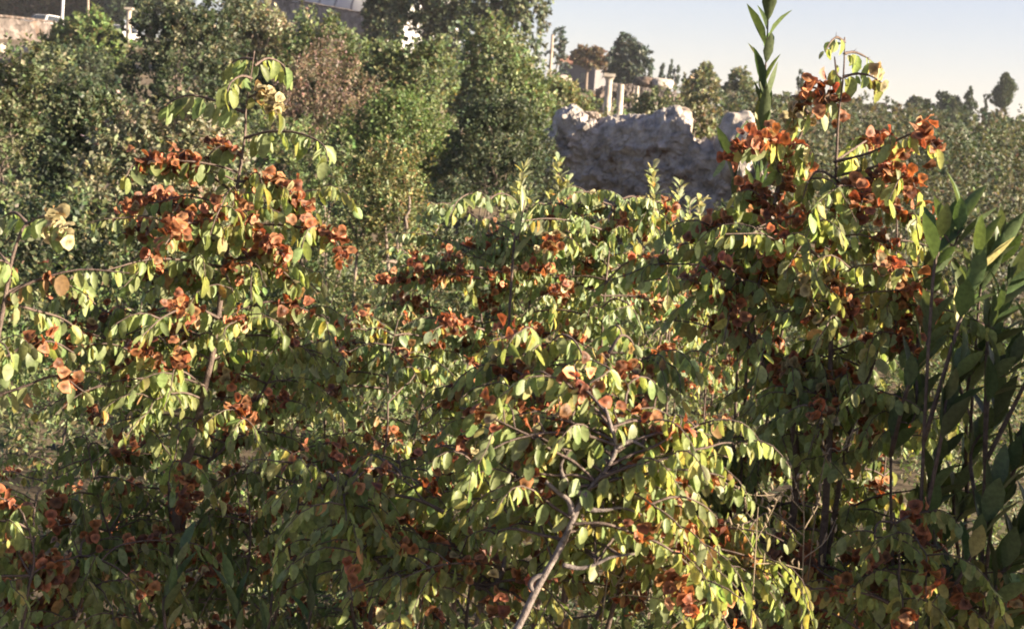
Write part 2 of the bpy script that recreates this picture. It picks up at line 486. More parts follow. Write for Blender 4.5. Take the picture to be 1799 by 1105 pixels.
def tree(name, label, box, d, leaf_px, n, pal, group=None, lobes=None, trunk=0.16, depth=0.8, base_py=None, category='tree', **kw):
    """a tree thing > trunk, limbs, crown; lobes are (fx, fz, size) inside the box"""
    x0, x1, y0, y1 = box
    c = at((x0 + x1) / 2, (y0 + y1) / 2, d)
    rx, rz = sz((x1 - x0) / 2, d), sz((y1 - y0) / 2, d)
    g = float(gz(c[0], c[1]))
    if base_py is not None:
        g = min(g, at((x0 + x1) / 2, base_py, d)[2])
    t = thing(name, label, category, (c[0], c[1], g), group)
    o = pos(t)
    lobes = lobes or [(0, 0, 1.0)]
    tot = sum(l[2] ** 2 for l in lobes); leaf_px *= 1.7
    A = []; s = Soup()
    top = c + np.array((0, 0, rz * .5))
    P = curvy((c[0], c[1], g - .1), top, 9, .015)
    s.tube(P, np.linspace(trunk, trunk * .25, 9), 8)
    s.build('trunk', M['farbark'], t, origin=o)
    for fx, fz, k in lobes:
        lc = c + np.array((fx * rx, rng.uniform(-.3, .3) * rx * depth * (1 - k), fz * rz))
        A.append(foliage(lc, np.array((rx, rx * depth, rz)) * k, int(n * k * k / tot), sz(leaf_px, d), pal, **kw))
        l = Soup(); e = P[rng.integers(4, 7)]
        l.tube(curvy(e, lc, 6, .05), np.linspace(trunk * .45, trunk * .1, 6), 6)
        l.build('limb', M['farbark'], t, origin=o)
    mass('crown', [DIAMOND], *cat(A), M['far'], t, 'stuff', o)
    return t

# ================================================================ the ruin and the far structures
def rockform(P, amp, f, seed, octv=5):
    off = Vector((seed * 7.1, seed * 3.3, seed * 1.7))
    out = np.empty(len(P))
    for i, p in enumerate(P):
        out[i] = mnoise.fractal(Vector(p) * f + off, 1.0, 2.1, octv)
    return out * amp

def ruin_rock(name, label, prof, d, thick, amp, seed, mat, yaw=0.0, lean=0.0, nu=150, nv=70, foot=0.3):
    """a standing mass of stone: prof = (px, top py); closed loaf with a broken top"""
    prof = np.asarray(prof, float)
    xs = np.linspace(prof[0, 0], prof[-1, 0], nu)
    ys = np.interp(xs, prof[:, 0], prof[:, 1])
    c = at((prof[0, 0] + prof[-1, 0]) / 2, 300, d)
    g = float(gz(c[0], c[1])) - foot
    V = []
    nf = int(nv * .62); nt = int(nv * .22); nb = nv - nf - nt      # rows on the face, over the top, down the back
    sec = [(-1.0 + .10 * (k / nf), .90 * k / nf) for k in range(nf)] + [(-math.cos(math.pi * k / (nt - 1)) * .90, .90 + .10 * math.sin(math.pi * k / (nt - 1))) for k in range(nt)] + [(.90 + .1 * k / nb, .88 * (1 - k / (nb - 1))) for k in range(nb)]
    for k, (x, y) in enumerate(zip(xs, ys)):
        top = at(x, y, d)
        hh = top[2] - g
        u = k / (nu - 1)
        endf = min(1, math.sin(math.pi * min(max(u, .0), 1)) * 5 + .05) ** .5
        for sy_, sz_ in sec:
            yy = thick / 2 * endf * sy_
            zz = g + hh * sz_
            V.append((top[0], c[1] + yy + yaw * (top[0] - c[0]) + lean * (zz - g), zz))
    V = np.array(V)
    G = V.reshape(nu, nv, 3)
    du = np.gradient(G, axis=0); dv = np.gradient(G, axis=1)
    N = nrm(np.cross(dv, du)).reshape(-1, 3)
    n1 = rockform(V, 1, 1.0, seed, 3); n2 = rockform(V, 1, 5.0, seed + 5, 6)
    pits = -np.clip(rockform(V, 1, 4.5, seed + 9, 3) - .28, 0, .5) * 2.0 - np.clip(rockform(V, 1, 11.0, seed + 19, 2) - .25, 0, .5) * 1.3 - np.clip(.05 - np.abs(rockform(V, 1, 1.5, seed + 29, 5)), 0, 1) * 9
    damp = np.tile(np.array([1.0 if q[1] < .8 else .45 for q in sec]), nu)
    V = V + N * (damp * amp * (n1 * .18 + n2 * .75 + pits * .85))[:, None]
    i = np.arange(nu - 1)[:, None] * nv; j = np.arange(nv - 1)[None]
    Q = np.stack((i + j, i + nv + j, i + nv + j + 1, i + j + 1), -1).reshape(-1, 4)
    T = np.concatenate((Q[:, [0, 1, 2]], Q[:, [0, 2, 3]]))
    base = np.array((c[0], c[1], g))
    o = link(name, mesh_from(name, V - base, T, False), mat)
    o.location = Vector(base.tolist())
    return tag(o, label, 'ruin')

def boulder(name, label, c, rad, seed, mat, category='rock', amp=.28, sub=5, flat=False, group=None):
    import bmesh
    bm = bmesh.new(); bmesh.ops.create_icosphere(bm, subdivisions=sub, radius=1.0)
    V = np.array([v.co[:] for v in bm.verts]); T = np.array([[v.index for v in f.verts] for f in bm.faces]); bm.free()
    n = rockform(V, 1, 1.1, seed, 3) * amp + rockform(V, 1, 3.5, seed + 3, 5) * amp * .5
    V = V * (1 + n)[:, None]
    V = np.sign(V) * np.abs(V) ** .8
    V = V * np.asarray(rad)
    o = link(name, mesh_from(name, V, T, not flat), mat)
    o.location = Vector([float(x) for x in c])
    return tag(o, label, category, group)

ruin_rock('ruin_wall', 'big broken grey stone ruin standing behind the shrubs', 
          [(948, 262), (960, 232), (975, 224), (984, 192), (1008, 186), (1026, 194), (1031, 208), (1054, 212), (1062, 206), (1110, 204), (1146, 205), (1156, 194),
           (1180, 191), (1192, 200), (1203, 236), (1213, 250), (1245, 252), (1262, 244), (1300, 246), (1345, 262)], 20.0, 2.0, .15, 3, M['rock'], yaw=-.7, nu=230, nv=110)
boulder('boulder', 'pale sunlit slanting block capping the right of the grey ruin', at(1180, 226, 20.9) , (.30, .62, .30), 5, M['pale'], amp=.3)
boulder('boulder', 'rounded dark boulder at the right end of the grey ruin', at(1298, 262, 18.6), (.30, .5, .48), 8, M['rock'], amp=.16)
boulder('boulder', 'small pale sunlit stone on the left shoulder of the ruin', at(1040, 204, 20.6), (.12, .25, .07), 12, M['pale'])
boulder('boulder', 'dark weathered stone half hidden among the leaves below the ruin', at(1222, 468, 4.3), (.060, .10, .062), 15, M['darkstone'], amp=.2, sub=4)
boulder('boulder', 'white stone lying on the bank under the far left wall', at(40, 96, 62), (.45, .5, .30), 21, M['marble'], sub=3)
boulder('boulder', 'smaller white stone at the left edge of the bank', at(3, 86, 62), (.22, .4, .25), 23, M['marble'], sub=3)
boulder('boulder', 'pale grey block on the rise beside the wooden pole', at(990, 143, 64), (.38, .5, .26), 27, M['pale'], sub=4)
boulder('boulder', 'brownish rocks heaped above the rubble wall behind the columns', at(1130, 146, 84), (.62, .8, .36), 31, M['rubble'], sub=4)
boulder('boulder', 'greyish boulder at the far end of the rubble wall', at(1160, 149, 84), (.75, .9, .40), 33, M['rock'], sub=4)
ruin_rock('rubble_wall', 'low pinkish rubble wall running behind the marble columns',
          [(1046, 158), (1062, 152), (1085, 148), (1110, 150), (1135, 158), (1160, 157), (1185, 163), (1206, 172)], 76, 1.2, .22, 13, M['rubble'], nu=70, nv=30)

def column(label, px, ytop, ybot, d, w_px, capital):
    top = at(px, ytop, d); g = min(float(gz(top[0], top[1])), at(px, ybot, d)[2]) - .1
    h = top[2] - g; r = sz(w_px / 2, d)
    t = thing('marble_column', label, 'column', (top[0], top[1], g), 'standing marble columns')
    s = Soup()
    hs = h - (.34 if capital else .0)
    s.lathe((0, 0, 0), [(0, 0), (r * 1.02, 0), (r * 1.03, h * .33), (r * .97, h * .66), (r * .88, hs - .03), (r * .93, hs), (0, hs)], 16)
    s.build('shaft', M['marble'], t)
    s = Soup(); s.lathe((0, 0, 0), [(0, -.1), (r * 1.35, -.1), (r * 1.4, .1), (r * 1.15, .16), (r * 1.12, .2), (0, .2)], 16); s.build('base', M['marble'], t)
    if capital:
        s = Soup()
        s.lathe((0, 0, 0), [(0, hs + .002), (r * .95, hs + .002), (r * 1.0, hs + .08), (r * 1.45, hs + .2), (0, hs + .2)], 16)
        s.box((0, 0, hs + .27), (r * 1.55, r * 1.55, .068)); s.build('capital', M['marble'], t, smooth=False)
    return t
column('tallest marble column with a square capital behind the ruin', 1071, 130, 200, 58, 13, True)
column('broken column shaft without capital between the two other columns', 1091, 149, 214, 56, 13, False)
column('thin short column shaft, rightmost of the three by the rubble wall', 1120, 152, 190, 66, 7, False)
column('lone pale column beside the round ivy tree on the left', 227, 14, 72, 96, 9, True)

def pole(label, px, y0, y1, d, w, mat, lean_px=0, arm=False):
    top = at(px + lean_px, y0, d); bot = at(px, y1, d); g = min(float(gz(bot[0], bot[1])), bot[2])
    t = thing('utility_pole', label, 'pole', (bot[0], bot[1], g))
    r = sz(w / 2, d); dv = top - bot
    b = bot + dv * ((g - bot[2]) / dv[2])
    o = pos(t)
    s = Soup(); s.tube([b - o, (b + top) / 2 - o, top - o], [r * 1.15, r, r * .8], 10); s.build('shaft', mat, t)
    if arm:
        s = Soup(); s.box(top - o + np.array((0, -r * 1.3, -.25)), (.7, .05, .06)); s.build('crossarm', mat, t)
        for k in (-.5, 0, .5):
            s = Soup(); s.lathe(top - o + np.array((k, -r * 1.3, -.19)), [(0, 0), (.05, 0), (.06, .08), (.03, .16), (0, .16)], 8); s.build('insulator', M['plaster'], t)
    return t
pole('leaning pale wooden pole on the skyline beside a wispy tree', 966, 62, 134, 78, 6, M['wood'], lean_px=5)
pole('pale concrete pole rising behind the left stone wall', 109, -60, 34, 100, 5, M['plaster'], lean_px=5, arm=True)
pole('short grey post above the round ivy tree', 155, -20, 14, 112, 4, M['wood'])

# left stone wall with the two cars behind it
def dry_wall(name, label, p0, p1, d0, d1, hgt, thick, mat, seed, cap=True):
    a = at(*p0, d0); b = at(*p1, d1)
    t = thing(name, label, 'wall', (*(a[:2] + b[:2]) / 2, (a[2] + b[2]) / 2 - hgt))
    o = pos(t)
    nu, nv = 60, 12
    u = np.linspace(0, 1, nu); P0 = a + (b - a) * u[:, None]
    nn = nrm(np.array((-(b - a)[1], (b - a)[0], 0.0)))
    sec = [(-1, -1)] + [(-1, -1 + k / (nv - 1)) for k in range(1, nv)] + [(1, 0)] + [(1, -k / (nv - 1)) for k in range(1, nv)]
    V = np.array([P0[i] + nn * (sx * thick / 2) + np.array((0, 0, sy * hgt)) for i in range(nu) for sx, sy in sec])
    m = len(sec)
    V += nn * rockform(V, .10, 1.6, seed, 4)[:, None]; V[:, 2] += rockform(V, .12, .8, seed + 2, 3) * (V[:, 2] > P0[:, 2].min() - .6)
    i = np.arange(nu - 1)[:, None] * m; j = np.arange(m - 1)[None]
    Q = np.stack((i + j, i + m + j, i + m + j + 1, i + j + 1), -1).reshape(-1, 4)
    link('masonry', mesh_from(name, V - o, Q, False), mat, t)
    if cap:
        L = np.linalg.norm(b - a); n = int(L / .9); ang = math.atan2((b - a)[1], (b - a)[0])
        for k in range(n):
            p = a + (b - a) * ((k + .5) / n)
            s = Soup(); s.box((0, 0, 0), (L / n * .49, thick * .62, .07)); 
            c = s.build('coping_stone', M['rubble'], t, smooth=False)
            c.location = Vector((p - o + np.array((0, 0, .10 + rng.uniform(0, .03)))).tolist()); c.rotation_euler = (rng.normal(0, .02), -math.atan2((b - a)[2], L) + rng.normal(0, .02), ang)
    return t
dry_wall('stone_wall', 'old stone wall along the road above the bank on the left', (-60, 24), (92, 42), 92, 99, 1.9, .5, M['rubble'], 41)
dry_wall('retaining_wall', 'grey stone retaining wall below the white vaulted hall', (470, -6), (652, 29), 131, 116, 3.2, .8, M['ashlar'], 43)

def car(label, px, py, d, rot):
    p = at(px, py, d)                    # centre of the roof
    g = p[2] - 1.42
    t = thing('parked_car', label, 'car', (p[0], p[1], g)); t.rotation_euler = (0, 0, rot)
    side = [(-2.0, .35), (-2.02, .62), (-1.9, .80), (-1.05, .90), (-.62, 1.36), (-.35, 1.42), (.85, 1.42), (1.25, 1.30), (1.75, .93), (2.0, .85), (2.03, .5), (1.95, .33)]
    s = Soup(); n = len(side)
    def wdt(z): return .80 if z < .95 else .80 - (z - .95) * .38
    V = [(x, -wdt(z), z) for x, z in side] + [(x, wdt(z), z) for x, z in side]
    T = []
    for k in range(n):
        a, b = k, (k + 1) % n
        T += [(a, b, n + b), (a, n + b, n + a)]
    V += [(0.1, -.80, .6), (0.1, .80, .6)]
    for k in range(n):
        T += [(2 * n, (k + 1) % n, k), (2 * n + 1, n + k, n + (k + 1) % n)]
    s.add(V, T); s.build('body', M['paint'], t, smooth=False)
    def pane(name, pts, off):
        s = Soup(); pts = np.asarray(pts, float); o2 = pts + np.asarray(off); k = len(pts)
        T = [(0, i, i + 1) for i in range(1, k - 1)] + [(k, k + i + 1, k + i) for i in range(1, k - 1)]
        T += [x for i in range(k) for x in ((i, (i + 1) % k, k + (i + 1) % k), (i, k + (i + 1) % k, k + i))]
        s.add(np.concatenate((pts, o2)), T); s.build(name, M['glass'], t, smooth=False)
    pane('windscreen', [(-1.03, -.70, .93), (-1.03, .70, .93), (-.66, .56, 1.33), (-.66, -.56, 1.33)], (-.03, 0, .03))
    pane('rear_window', [(1.30, -.56, 1.28), (1.30, .56, 1.28), (1.70, .68, .97), (1.70, -.68, .97)], (.03, 0, .03))
    for sy in (-1, 1):
        pane('side_window', [(-.88, sy * .80, .96), (.2, sy * .80, .96), (.2, sy * .65, 1.34), (-.5, sy * .65, 1.34)], (0, sy * .03, .01))
        pane('side_window', [(.28, sy * .80, .96), (1.45, sy * .80, .98), (1.05, sy * .66, 1.32), (.28, sy * .65, 1.34)], (0, sy * .03, .01))
        for x in (-1.25, 1.2):
            w = thing('wheel', '', '', (0, 0, 0)); del w['label']; del w['category']; del w['kind']
            w.parent = t; w.location = (x, sy * .74, .30)
            s = Soup(); V0 = Soup(); V0.lathe((0, 0, 0), [(.18, -.09), (.29, -.09), (.30, -.05), (.30, .05), (.29, .09), (.18, .09)], 18)
            V = np.concatenate(V0.V)[:, [0, 2, 1]]; s.add(V, np.concatenate(V0.T)); s.build('tyre', M['rubber'], w)
            s = Soup(); V0 = Soup(); V0.lathe((0, 0, 0), [(0, -.07), (.18, -.06), (.18, .06), (0, .07)], 14)
            V = np.concatenate(V0.V)[:, [0, 2, 1]]; s.add(V, np.concatenate(V0.T)); s.build('rim', M['rib'], w)
    for sy in (-.55, .55):
        s = Soup(); s.box((-2.03, sy, .64), (.03, .16, .07)); s.build('headlight', M['plaster'], t, smooth=False)
    return t
car('white car parked behind the left stone wall', 80, 27, 112, 1.25)
car('white car showing between the ivy tree and the lone column', 212, 45, 104, 1.45)

# white vaulted hall with dark ribs
def hall():
    a = at(440, -28, 139); b = at(664, 20, 122)
    ax = b - a; ax[2] = 0; L = np.linalg.norm(ax); ang = math.atan2(ax[1], ax[0])
    z0 = min(a[2], b[2]) - 3.5
    t = thing('white_hall', 'white vaulted hall with dark ribs on the ridge', 'building', (*(a[:2] + b[:2]) / 2, z0)); t.rotation_euler = (0, 0, ang)
    hl, r, w = L / 2, 4.6, 3.4
    s = Soup(); s.box((0, 4.6, w / 2), (hl, 4.55, w / 2)); s.build('wall', M['plaster'], t, smooth=False)
    n = 18; s = Soup(); V = []; T = []
    for k in range(n + 1):
        q = math.pi * k / n
        for x in (-hl, hl): V.append((x, 4.6 - r * math.cos(q), w + .004 + r * .9 * math.sin(q)))
    V += [(-hl, 4.6, w + .004), (hl, 4.6, w + .004)]
    for k in range(n):
        T += [(2 * k, 2 * k + 1, 2 * k + 3), (2 * k, 2 * k + 3, 2 * k + 2), (2 * n + 2, 2 * k, 2 * k + 2), (2 * n + 3, 2 * k + 3, 2 * k + 1)]
    s.add(V, T); s.build('vault', M['plaster'], t)
    for k in range(8):
        x = -hl + (k + .5) * 2 * hl / 8
        s = Soup(); q = np.linspace(0, math.pi, 19)
        P = np.stack((np.full(19, x), 4.6 - (r + .05) * np.cos(q), w + (r + .05) * .9 * np.sin(q)), -1)
        s.tube(P, .11, 6); s.build('rib', M['rib'], t)
        for kk in (0,):
            s = Soup(); s.box((x + hl / 8, -.02 + .05, 1.9), (.45, .06, .8)); wd = s.build('window', M['glass'], t, smooth=False)
    return t
hall()

def house():
    c = at(1026, 103, 120)
    t = thing('far_house', 'small pale house with a tiled roof among trees on the ridge', 'house', (c[0], c[1], c[2] - 2.9)); t.rotation_euler = (0, 0, -.5); t.scale = (.72, .72, .72)
    s = Soup(); s.box((0, 0, 1.6), (2.4, 1.6, 1.6)); s.build('wall', M['housewall'], t, smooth=False)
    s = Soup()
    V = [(-2.7, -1.95, 3.1), (2.7, -1.95, 3.1), (2.7, 1.95, 3.1), (-2.7, 1.95, 3.1), (-2.7, 0, 4.1), (2.7, 0, 4.1)]
    V = V + [(x, y, z + .16) for x, y, z in V]
    T = []
    for q in [(0, 1, 5, 4), (2, 3, 4, 5)]:
        T += [(q[0], q[2], q[1]), (q[0], q[3], q[2]), (q[0] + 6, q[1] + 6, q[2] + 6), (q[0] + 6, q[2] + 6, q[3] + 6)]
    for e in [(0, 1), (1, 5), (5, 2), (2, 3), (3, 4), (4, 0)]:
        T += [(e[0], e[1], e[1] + 6), (e[0], e[1] + 6, e[0] + 6)]
    s.add(V, T); s.build('roof', M['tile'], t, smooth=False)
    for sx in (-1, 1):
        s = Soup(); s.add([(sx * 2.39, -1.6, 3.2), (sx * 2.39, 1.6, 3.2), (sx * 2.39, 0, 4.04)], [(0, 1, 2), (2, 1, 0)]); s.build('gable', M['housewall'], t, smooth=False)
    for x in (-1.2, .9):
        s = Soup(); s.box((x, -1.61, 1.7), (.4, .05, .55)); s.build('window', M['glass'], t, smooth=False)
    s = Soup(); s.box((-1.6, .4, 4.1), (.25, .25, .6)); s.build('chimney', M['rubble'], t, smooth=False)
house()

# ================================================================ trees
tree('ivy_tree', 'round bright green tree smothered in ivy at upper left', (62, 228, 24, 190), 62, 5, 15000, 'bright', lobes=[(0, 0, .82), (.35, .25, .55), (-.4, .1, .5), (.1, -.5, .6)], shoot=.22, lump=.18, up=.1)
tree('broadleaf_tree', 'brownish tree at the left edge behind the stone wall', (-70, 100, -110, 80), 128, 6, 12000, 'brownwood', lobes=[(0, 0, .8), (.4, -.3, .5), (-.4, -.4, .5)], trunk=.3)
tree('broadleaf_tree', 'brownish tree behind the concrete pole and the ivy tree', (60, 215, -100, 80), 126, 6, 12000, 'brownwood', lobes=[(0, 0, .8), (.4, -.3, .5), (-.4, -.4, .5)], trunk=.3)
tree('broadleaf_tree', 'dark tree behind the lone column at upper left', (180, 340, -120, 90), 122, 6, 14000, 'dark', lobes=[(0, 0, .8), (.3, -.3, .6), (-.4, -.3, .5)], trunk=.3)
EUC = dict(shoot=.34, up=-.15, droop=.7, lump=.35, per=18, spread=.25)
tree('pine_tree', 'dark upright conifer at the right end of the retaining wall', (636, 716, -30, 130), 74, 5, 9000, 'pinegreen', lobes=[(0, -.1, .75), (-.5, .3, .35), (.1, .6, .45), (.5, .4, .4)], up=.5, lump=.4)
tree('evergreen_tree', 'broad dark evergreen, middle of the tall trees at top', (670, 850, -150, 140), 70, 5, 17000, 'pinegreen', lobes=[(-.3, -.25, .6), (.3, -.1, .6), (0, .4, .7), (-.5, .3, .45), (.5, -.5, .5)], trunk=.28, lump=.3)
tree('eucalyptus_tree', 'tall tree with drooping foliage beside the open sky', (800, 976, -190, 150), 66, 5, 17000, 'pinegreen', lobes=[(0, .3, .7), (.45, -.05, .5), (-.3, -.2, .6), (.6, .35, .42), (.1, -.6, .6)], trunk=.26, **EUC)
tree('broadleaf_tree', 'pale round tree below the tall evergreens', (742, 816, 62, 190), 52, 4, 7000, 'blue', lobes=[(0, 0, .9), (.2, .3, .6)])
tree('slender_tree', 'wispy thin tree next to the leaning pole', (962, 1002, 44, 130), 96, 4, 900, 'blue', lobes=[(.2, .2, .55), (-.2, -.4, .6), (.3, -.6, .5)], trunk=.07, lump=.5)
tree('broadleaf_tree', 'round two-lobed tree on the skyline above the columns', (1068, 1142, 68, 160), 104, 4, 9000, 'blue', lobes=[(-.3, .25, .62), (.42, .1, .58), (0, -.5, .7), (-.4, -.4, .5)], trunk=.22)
tree('broadleaf_tree', 'dark low tree over the roof of the far house', (1004, 1062, 84, 128), 112, 4, 3500, 'brownwood', lobes=[(0, 0, .85), (.4, -.3, .55), (-.45, -.1, .5)])
tree('broadleaf_tree', 'thin grey-green tree on the skyline left of the laurel shoot', (1206, 1264, 112, 190), 88, 4, 3500, 'olive', lobes=[(0, .2, .7), (-.4, -.3, .6), (.4, -.3, .6)])
tree('broadleaf_tree', 'loose bushy tree behind the laurel shoot on the skyline', (1258, 1330, 120, 200), 80, 4, 3500, 'olive', lobes=[(0, .1, .7), (-.4, -.3, .6), (.4, -.2, .6)])
tree('broadleaf_tree', 'lone round dark tree, leftmost of the row on the right skyline', (1588, 1634, 169, 214), 118, 3.5, 4500, 'dark', lobes=[(-.2, .1, .7), (.4, .0, .6), (0, -.5, .6)])
tree('broadleaf_tree', 'domed dark tree beside the spiky conifer on the right skyline', (1645, 1690, 170, 222), 118, 3.5, 5500, 'dark', lobes=[(0, 0, .85), (.3, -.4, .6)])

def cypress(label, px, y0, y1, d, w, n, base=None, ragged=.25, pal='dark', bulge=.5):
    top = at(px, y0, d); bot = at(px, y1, d); g = min(float(gz(bot[0], bot[1])), bot[2]) - .1
    if base is not None: g = at(px, base, d)[2]
    t = thing('cypress_tree', label, 'tree', (bot[0], bot[1], g)); o = pos(t)
    s = Soup(); s.tube(curvy((bot[0], bot[1], g), (top + bot) / 2, 6, .01), np.linspace(.16, .06, 6), 7); s.build('trunk', M['farbark'], t, origin=o)
    h = top[2] - bot[2]; r = sz(w / 2, d)
    u = rng.beta(1.3, 1.5, n); a = rng.uniform(0, 6.283, n)
    prof = (np.sin(np.pi * np.clip(u, 0, 1) ** (bulge + .15)) ** .7) * (1 - .35 * u) * r
    kc = max(8, n // 70); cu = rng.beta(1.3, 1.4, kc); ca = rng.uniform(0, 6.283, kc); w_ = rng.integers(0, kc, n)     # ragged clumps
    u = np.clip(cu[w_] + rng.normal(0, .05, n), 0.01, .99); a = ca[w_] + rng.normal(0, .35, n)
    prof = (np.sin(np.pi * u ** (bulge + .15)) ** .7) * (1 - .35 * u) * r * (1 + ragged * rng.normal(0, 1, kc)[w_])
    rr = prof * rng.uniform(.35, 1, n) ** .5
    P = np.stack((bot[0] + np.cos(a) * rr, bot[1] + np.sin(a) * rr, bot[2] + u * h), -1)
    D = nrm(np.stack((np.cos(a) * .35, np.sin(a) * .35, np.ones(n)), -1) + rng.normal(0, .25, (n, 3)))
    mass('crown', [DIAMOND], P, D, sph(n), sz(5, d) * rng.uniform(.6, 1.4, n), np.full(n, .8), colours(pal, n), M['far'], t, 'stuff', o)
    return t
cypress('bushy dark cypress with a bare trunk near the right edge', 1761, 132, 192, 118, 36, 5200, base=216, ragged=.3, bulge=.62)
cypress('spiky ragged conifer between the domed tree and the thin spire', 1698, 156, 218, 118, 26, 1500, ragged=.9, bulge=.2)
cypress('thin bare spire of a cypress on the right skyline', 1727, 166, 214, 118, 6, 350, ragged=.4)
cypress('tiny dark cypress on the skyline just right of the laurel shoot', 1404, 126, 160, 118, 11, 700)
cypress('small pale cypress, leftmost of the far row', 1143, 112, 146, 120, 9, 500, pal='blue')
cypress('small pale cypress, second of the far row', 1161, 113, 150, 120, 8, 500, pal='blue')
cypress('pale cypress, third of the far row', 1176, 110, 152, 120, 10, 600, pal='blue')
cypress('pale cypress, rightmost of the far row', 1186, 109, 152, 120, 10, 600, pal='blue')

# ================================================================ shrubs between the ruin, the ridge and the thorn bushes
SH = 'shrubs on the slope'
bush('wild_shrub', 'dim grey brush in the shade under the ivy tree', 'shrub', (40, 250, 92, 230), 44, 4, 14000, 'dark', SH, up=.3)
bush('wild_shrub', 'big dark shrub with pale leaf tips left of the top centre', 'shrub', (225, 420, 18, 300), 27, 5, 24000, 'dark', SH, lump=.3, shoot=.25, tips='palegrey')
bush('wild_shrub', 'tall pale shrub with whitish shoots beneath the retaining wall', 'shrub', (350, 520, 8, 240), 30, 5, 22000, 'palegrey', SH, lump=.25)
bush('wild_shrub', 'sunlit green shrub rising behind the brown dry bush', 'shrub', (490, 660, 72, 290), 29, 5, 20000, 'green', SH, lump=.25)
bush('wild_shrub', 'sunlit yellowish shrub with a pointed top below the dark conifer', 'shrub', (620, 790, 70, 270), 28, 5, 18000, 'green', SH, lump=.3, up=.9)
bush('dry_shrub', 'brown leafless looking dry bush in front of the green slope', 'shrub', (480, 660, 112, 260), 23, 3.5, 10000, 'brown', SH, up=1.0, stems=8)
bush('wild_shrub', 'rounded bright green shrub in the middle of the slope', 'shrub', (590, 810, 168, 360), 21, 4.5, 24000, 'bright', SH, lump=.2)
bush('wild_shrub', 'tall bright shrub below the drooping tree', 'shrub', (790, 965, 82, 260), 33, 5, 20000, 'green', SH, lump=.28, up=.8)
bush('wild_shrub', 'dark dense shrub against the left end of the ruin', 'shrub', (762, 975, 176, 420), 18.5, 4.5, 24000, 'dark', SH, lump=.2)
bush('wild_shrub', 'low reddish green shrub behind the top of the ruin', 'shrub', (928, 1046, 146, 232), 38, 4, 9000, 'yellow', SH)
bush('wild_shrub', 'pale leafy shrub in the notch at the right of the ruin', 'shrub', (1190, 1256, 168, 300), 24, 4.5, 5500, 'palegrey', SH, up=.9)
bush('wild_shrub', 'grey green shrub at the foot of the columns', 'shrub', (1110, 1215, 176, 240), 46, 4, 5000, 'olive', SH)
bush('wild_shrub', 'wide olive shrub with upright shoots at the left edge', 'shrub', (-90, 120, 130, 420), 14, 6, 22000, 'olive', SH, up=1.1, shoot=.3)
bush('wild_shrub', 'olive shrub with upright sprigs in front of the dim brush', 'shrub', (70, 250, 170, 420), 12.5, 6, 18000, 'dark', SH, up=1.1, shoot=.35, tips='olive')  # crown leaves coloured dark to stand for shade, sprigs left olive
bush('wild_shrub', 'pale grey leaved shrub behind the left thorn bush', 'shrub', (185, 430, 196, 430), 9.5, 6.5, 16000, 'palegrey', SH, up=.7)
bush('wild_shrub', 'green leafy shrub right of the left thorn bush', 'shrub', (480, 640, 280, 520), 8, 8, 8000, 'green', SH, tpl=SPOON4)
bush('wild_shrub', 'upright shrub with yellow and orange turning leaves', 'shrub', (600, 745, 262, 480), 7, 8, 8500, 'yellow', SH, up=1.0, shoot=.4, tpl=SPOON4)
bush('wild_shrub', 'low dark shrub between the yellow shrub and the central thorn bush', 'shrub', (690, 830, 360, 520), 7.5, 8, 6000, 'dark', SH, tpl=SPOON4)

# hillside scrub: nobody could count it
LIM = [(20, [(-200, 340), (300, 330), (500, 420), (800, 410), (950, 440), (1330, 400), (1400, 330), (1600, 300), (2000, 290)]),
       (62, [(-200, 200), (300, 200), (600, 190), (900, 210), (1040, 214), (1110, 208), (1200, 190), (1260, 172), (1330, 178), (1560, 198), (2000, 230)]),
       (140, [(-200, 80), (100, 80), (240, 70), (480, 60), (700, 100), (960, 134), (1040, 165), (1205, 175), (1260, 150), (1400, 158), (1560, 182), (1800, 206), (2000, 216)])]
lumps = []
tries = 0
while len(lumps) < 900 and tries < 14000:
    tries += 1
    y = 8.5 * (118 / 8.5) ** rng.random(); th = rng.uniform(-.47, .47)
    if rng.random() < .3: th = rng.uniform(-.47, -.15)
    x = th * y
    g = float(gz(x, y)); pxx, pyy, dd = project(np.array((x, y, g)))
    lim = [l for dmax, l in LIM if dd < dmax]
    if not lim: continue
    lp = np.interp(pxx, [q[0] for q in lim[0]], [q[1] for q in lim[0]])
    ztop = at(float(pxx), lp, float(dd))[2]
    h = rng.uniform(.7, 1.5) * (1 + y / 110)
    if pxx > 1250: h *= 1.25
    h = min(h, (ztop - g) * .86)
    if h < .22: continue
    if 15.5 < y < 24 and 930 < pxx < 1350: continue
    lumps.append((x, y, g, h, float(dd), float(pxx)))
parts = []
for x, y, g, h, dd, pxx in lumps:
    w = h * rng.uniform(.7, 1.25)
    if pxx < -250 or pxx > 2050: continue
    leaf = max(.045, .0033 * dd)
    n = int(min(680, 2.0 * (w * h) / (leaf * leaf * .3)))
    pal = (('maquis' if rng.random() < .75 else 'dark') if pxx > 1180 else ['olive', 'green', 'dark', 'palegrey', 'dark', 'bright'][rng.integers(0, 6)])
    parts.append(foliage((x, y, g + h * .42), (w, w, h * .58), n, leaf, pal, up=.7, lump=.3, shoot=.34))
A = cat(parts)
o = mass('hillside_scrub', [DIAMOND], *A, M['far'], None, 'stuff')
o['label'] = 'low olive scrub covering the hillside'; o['category'] = 'scrub'


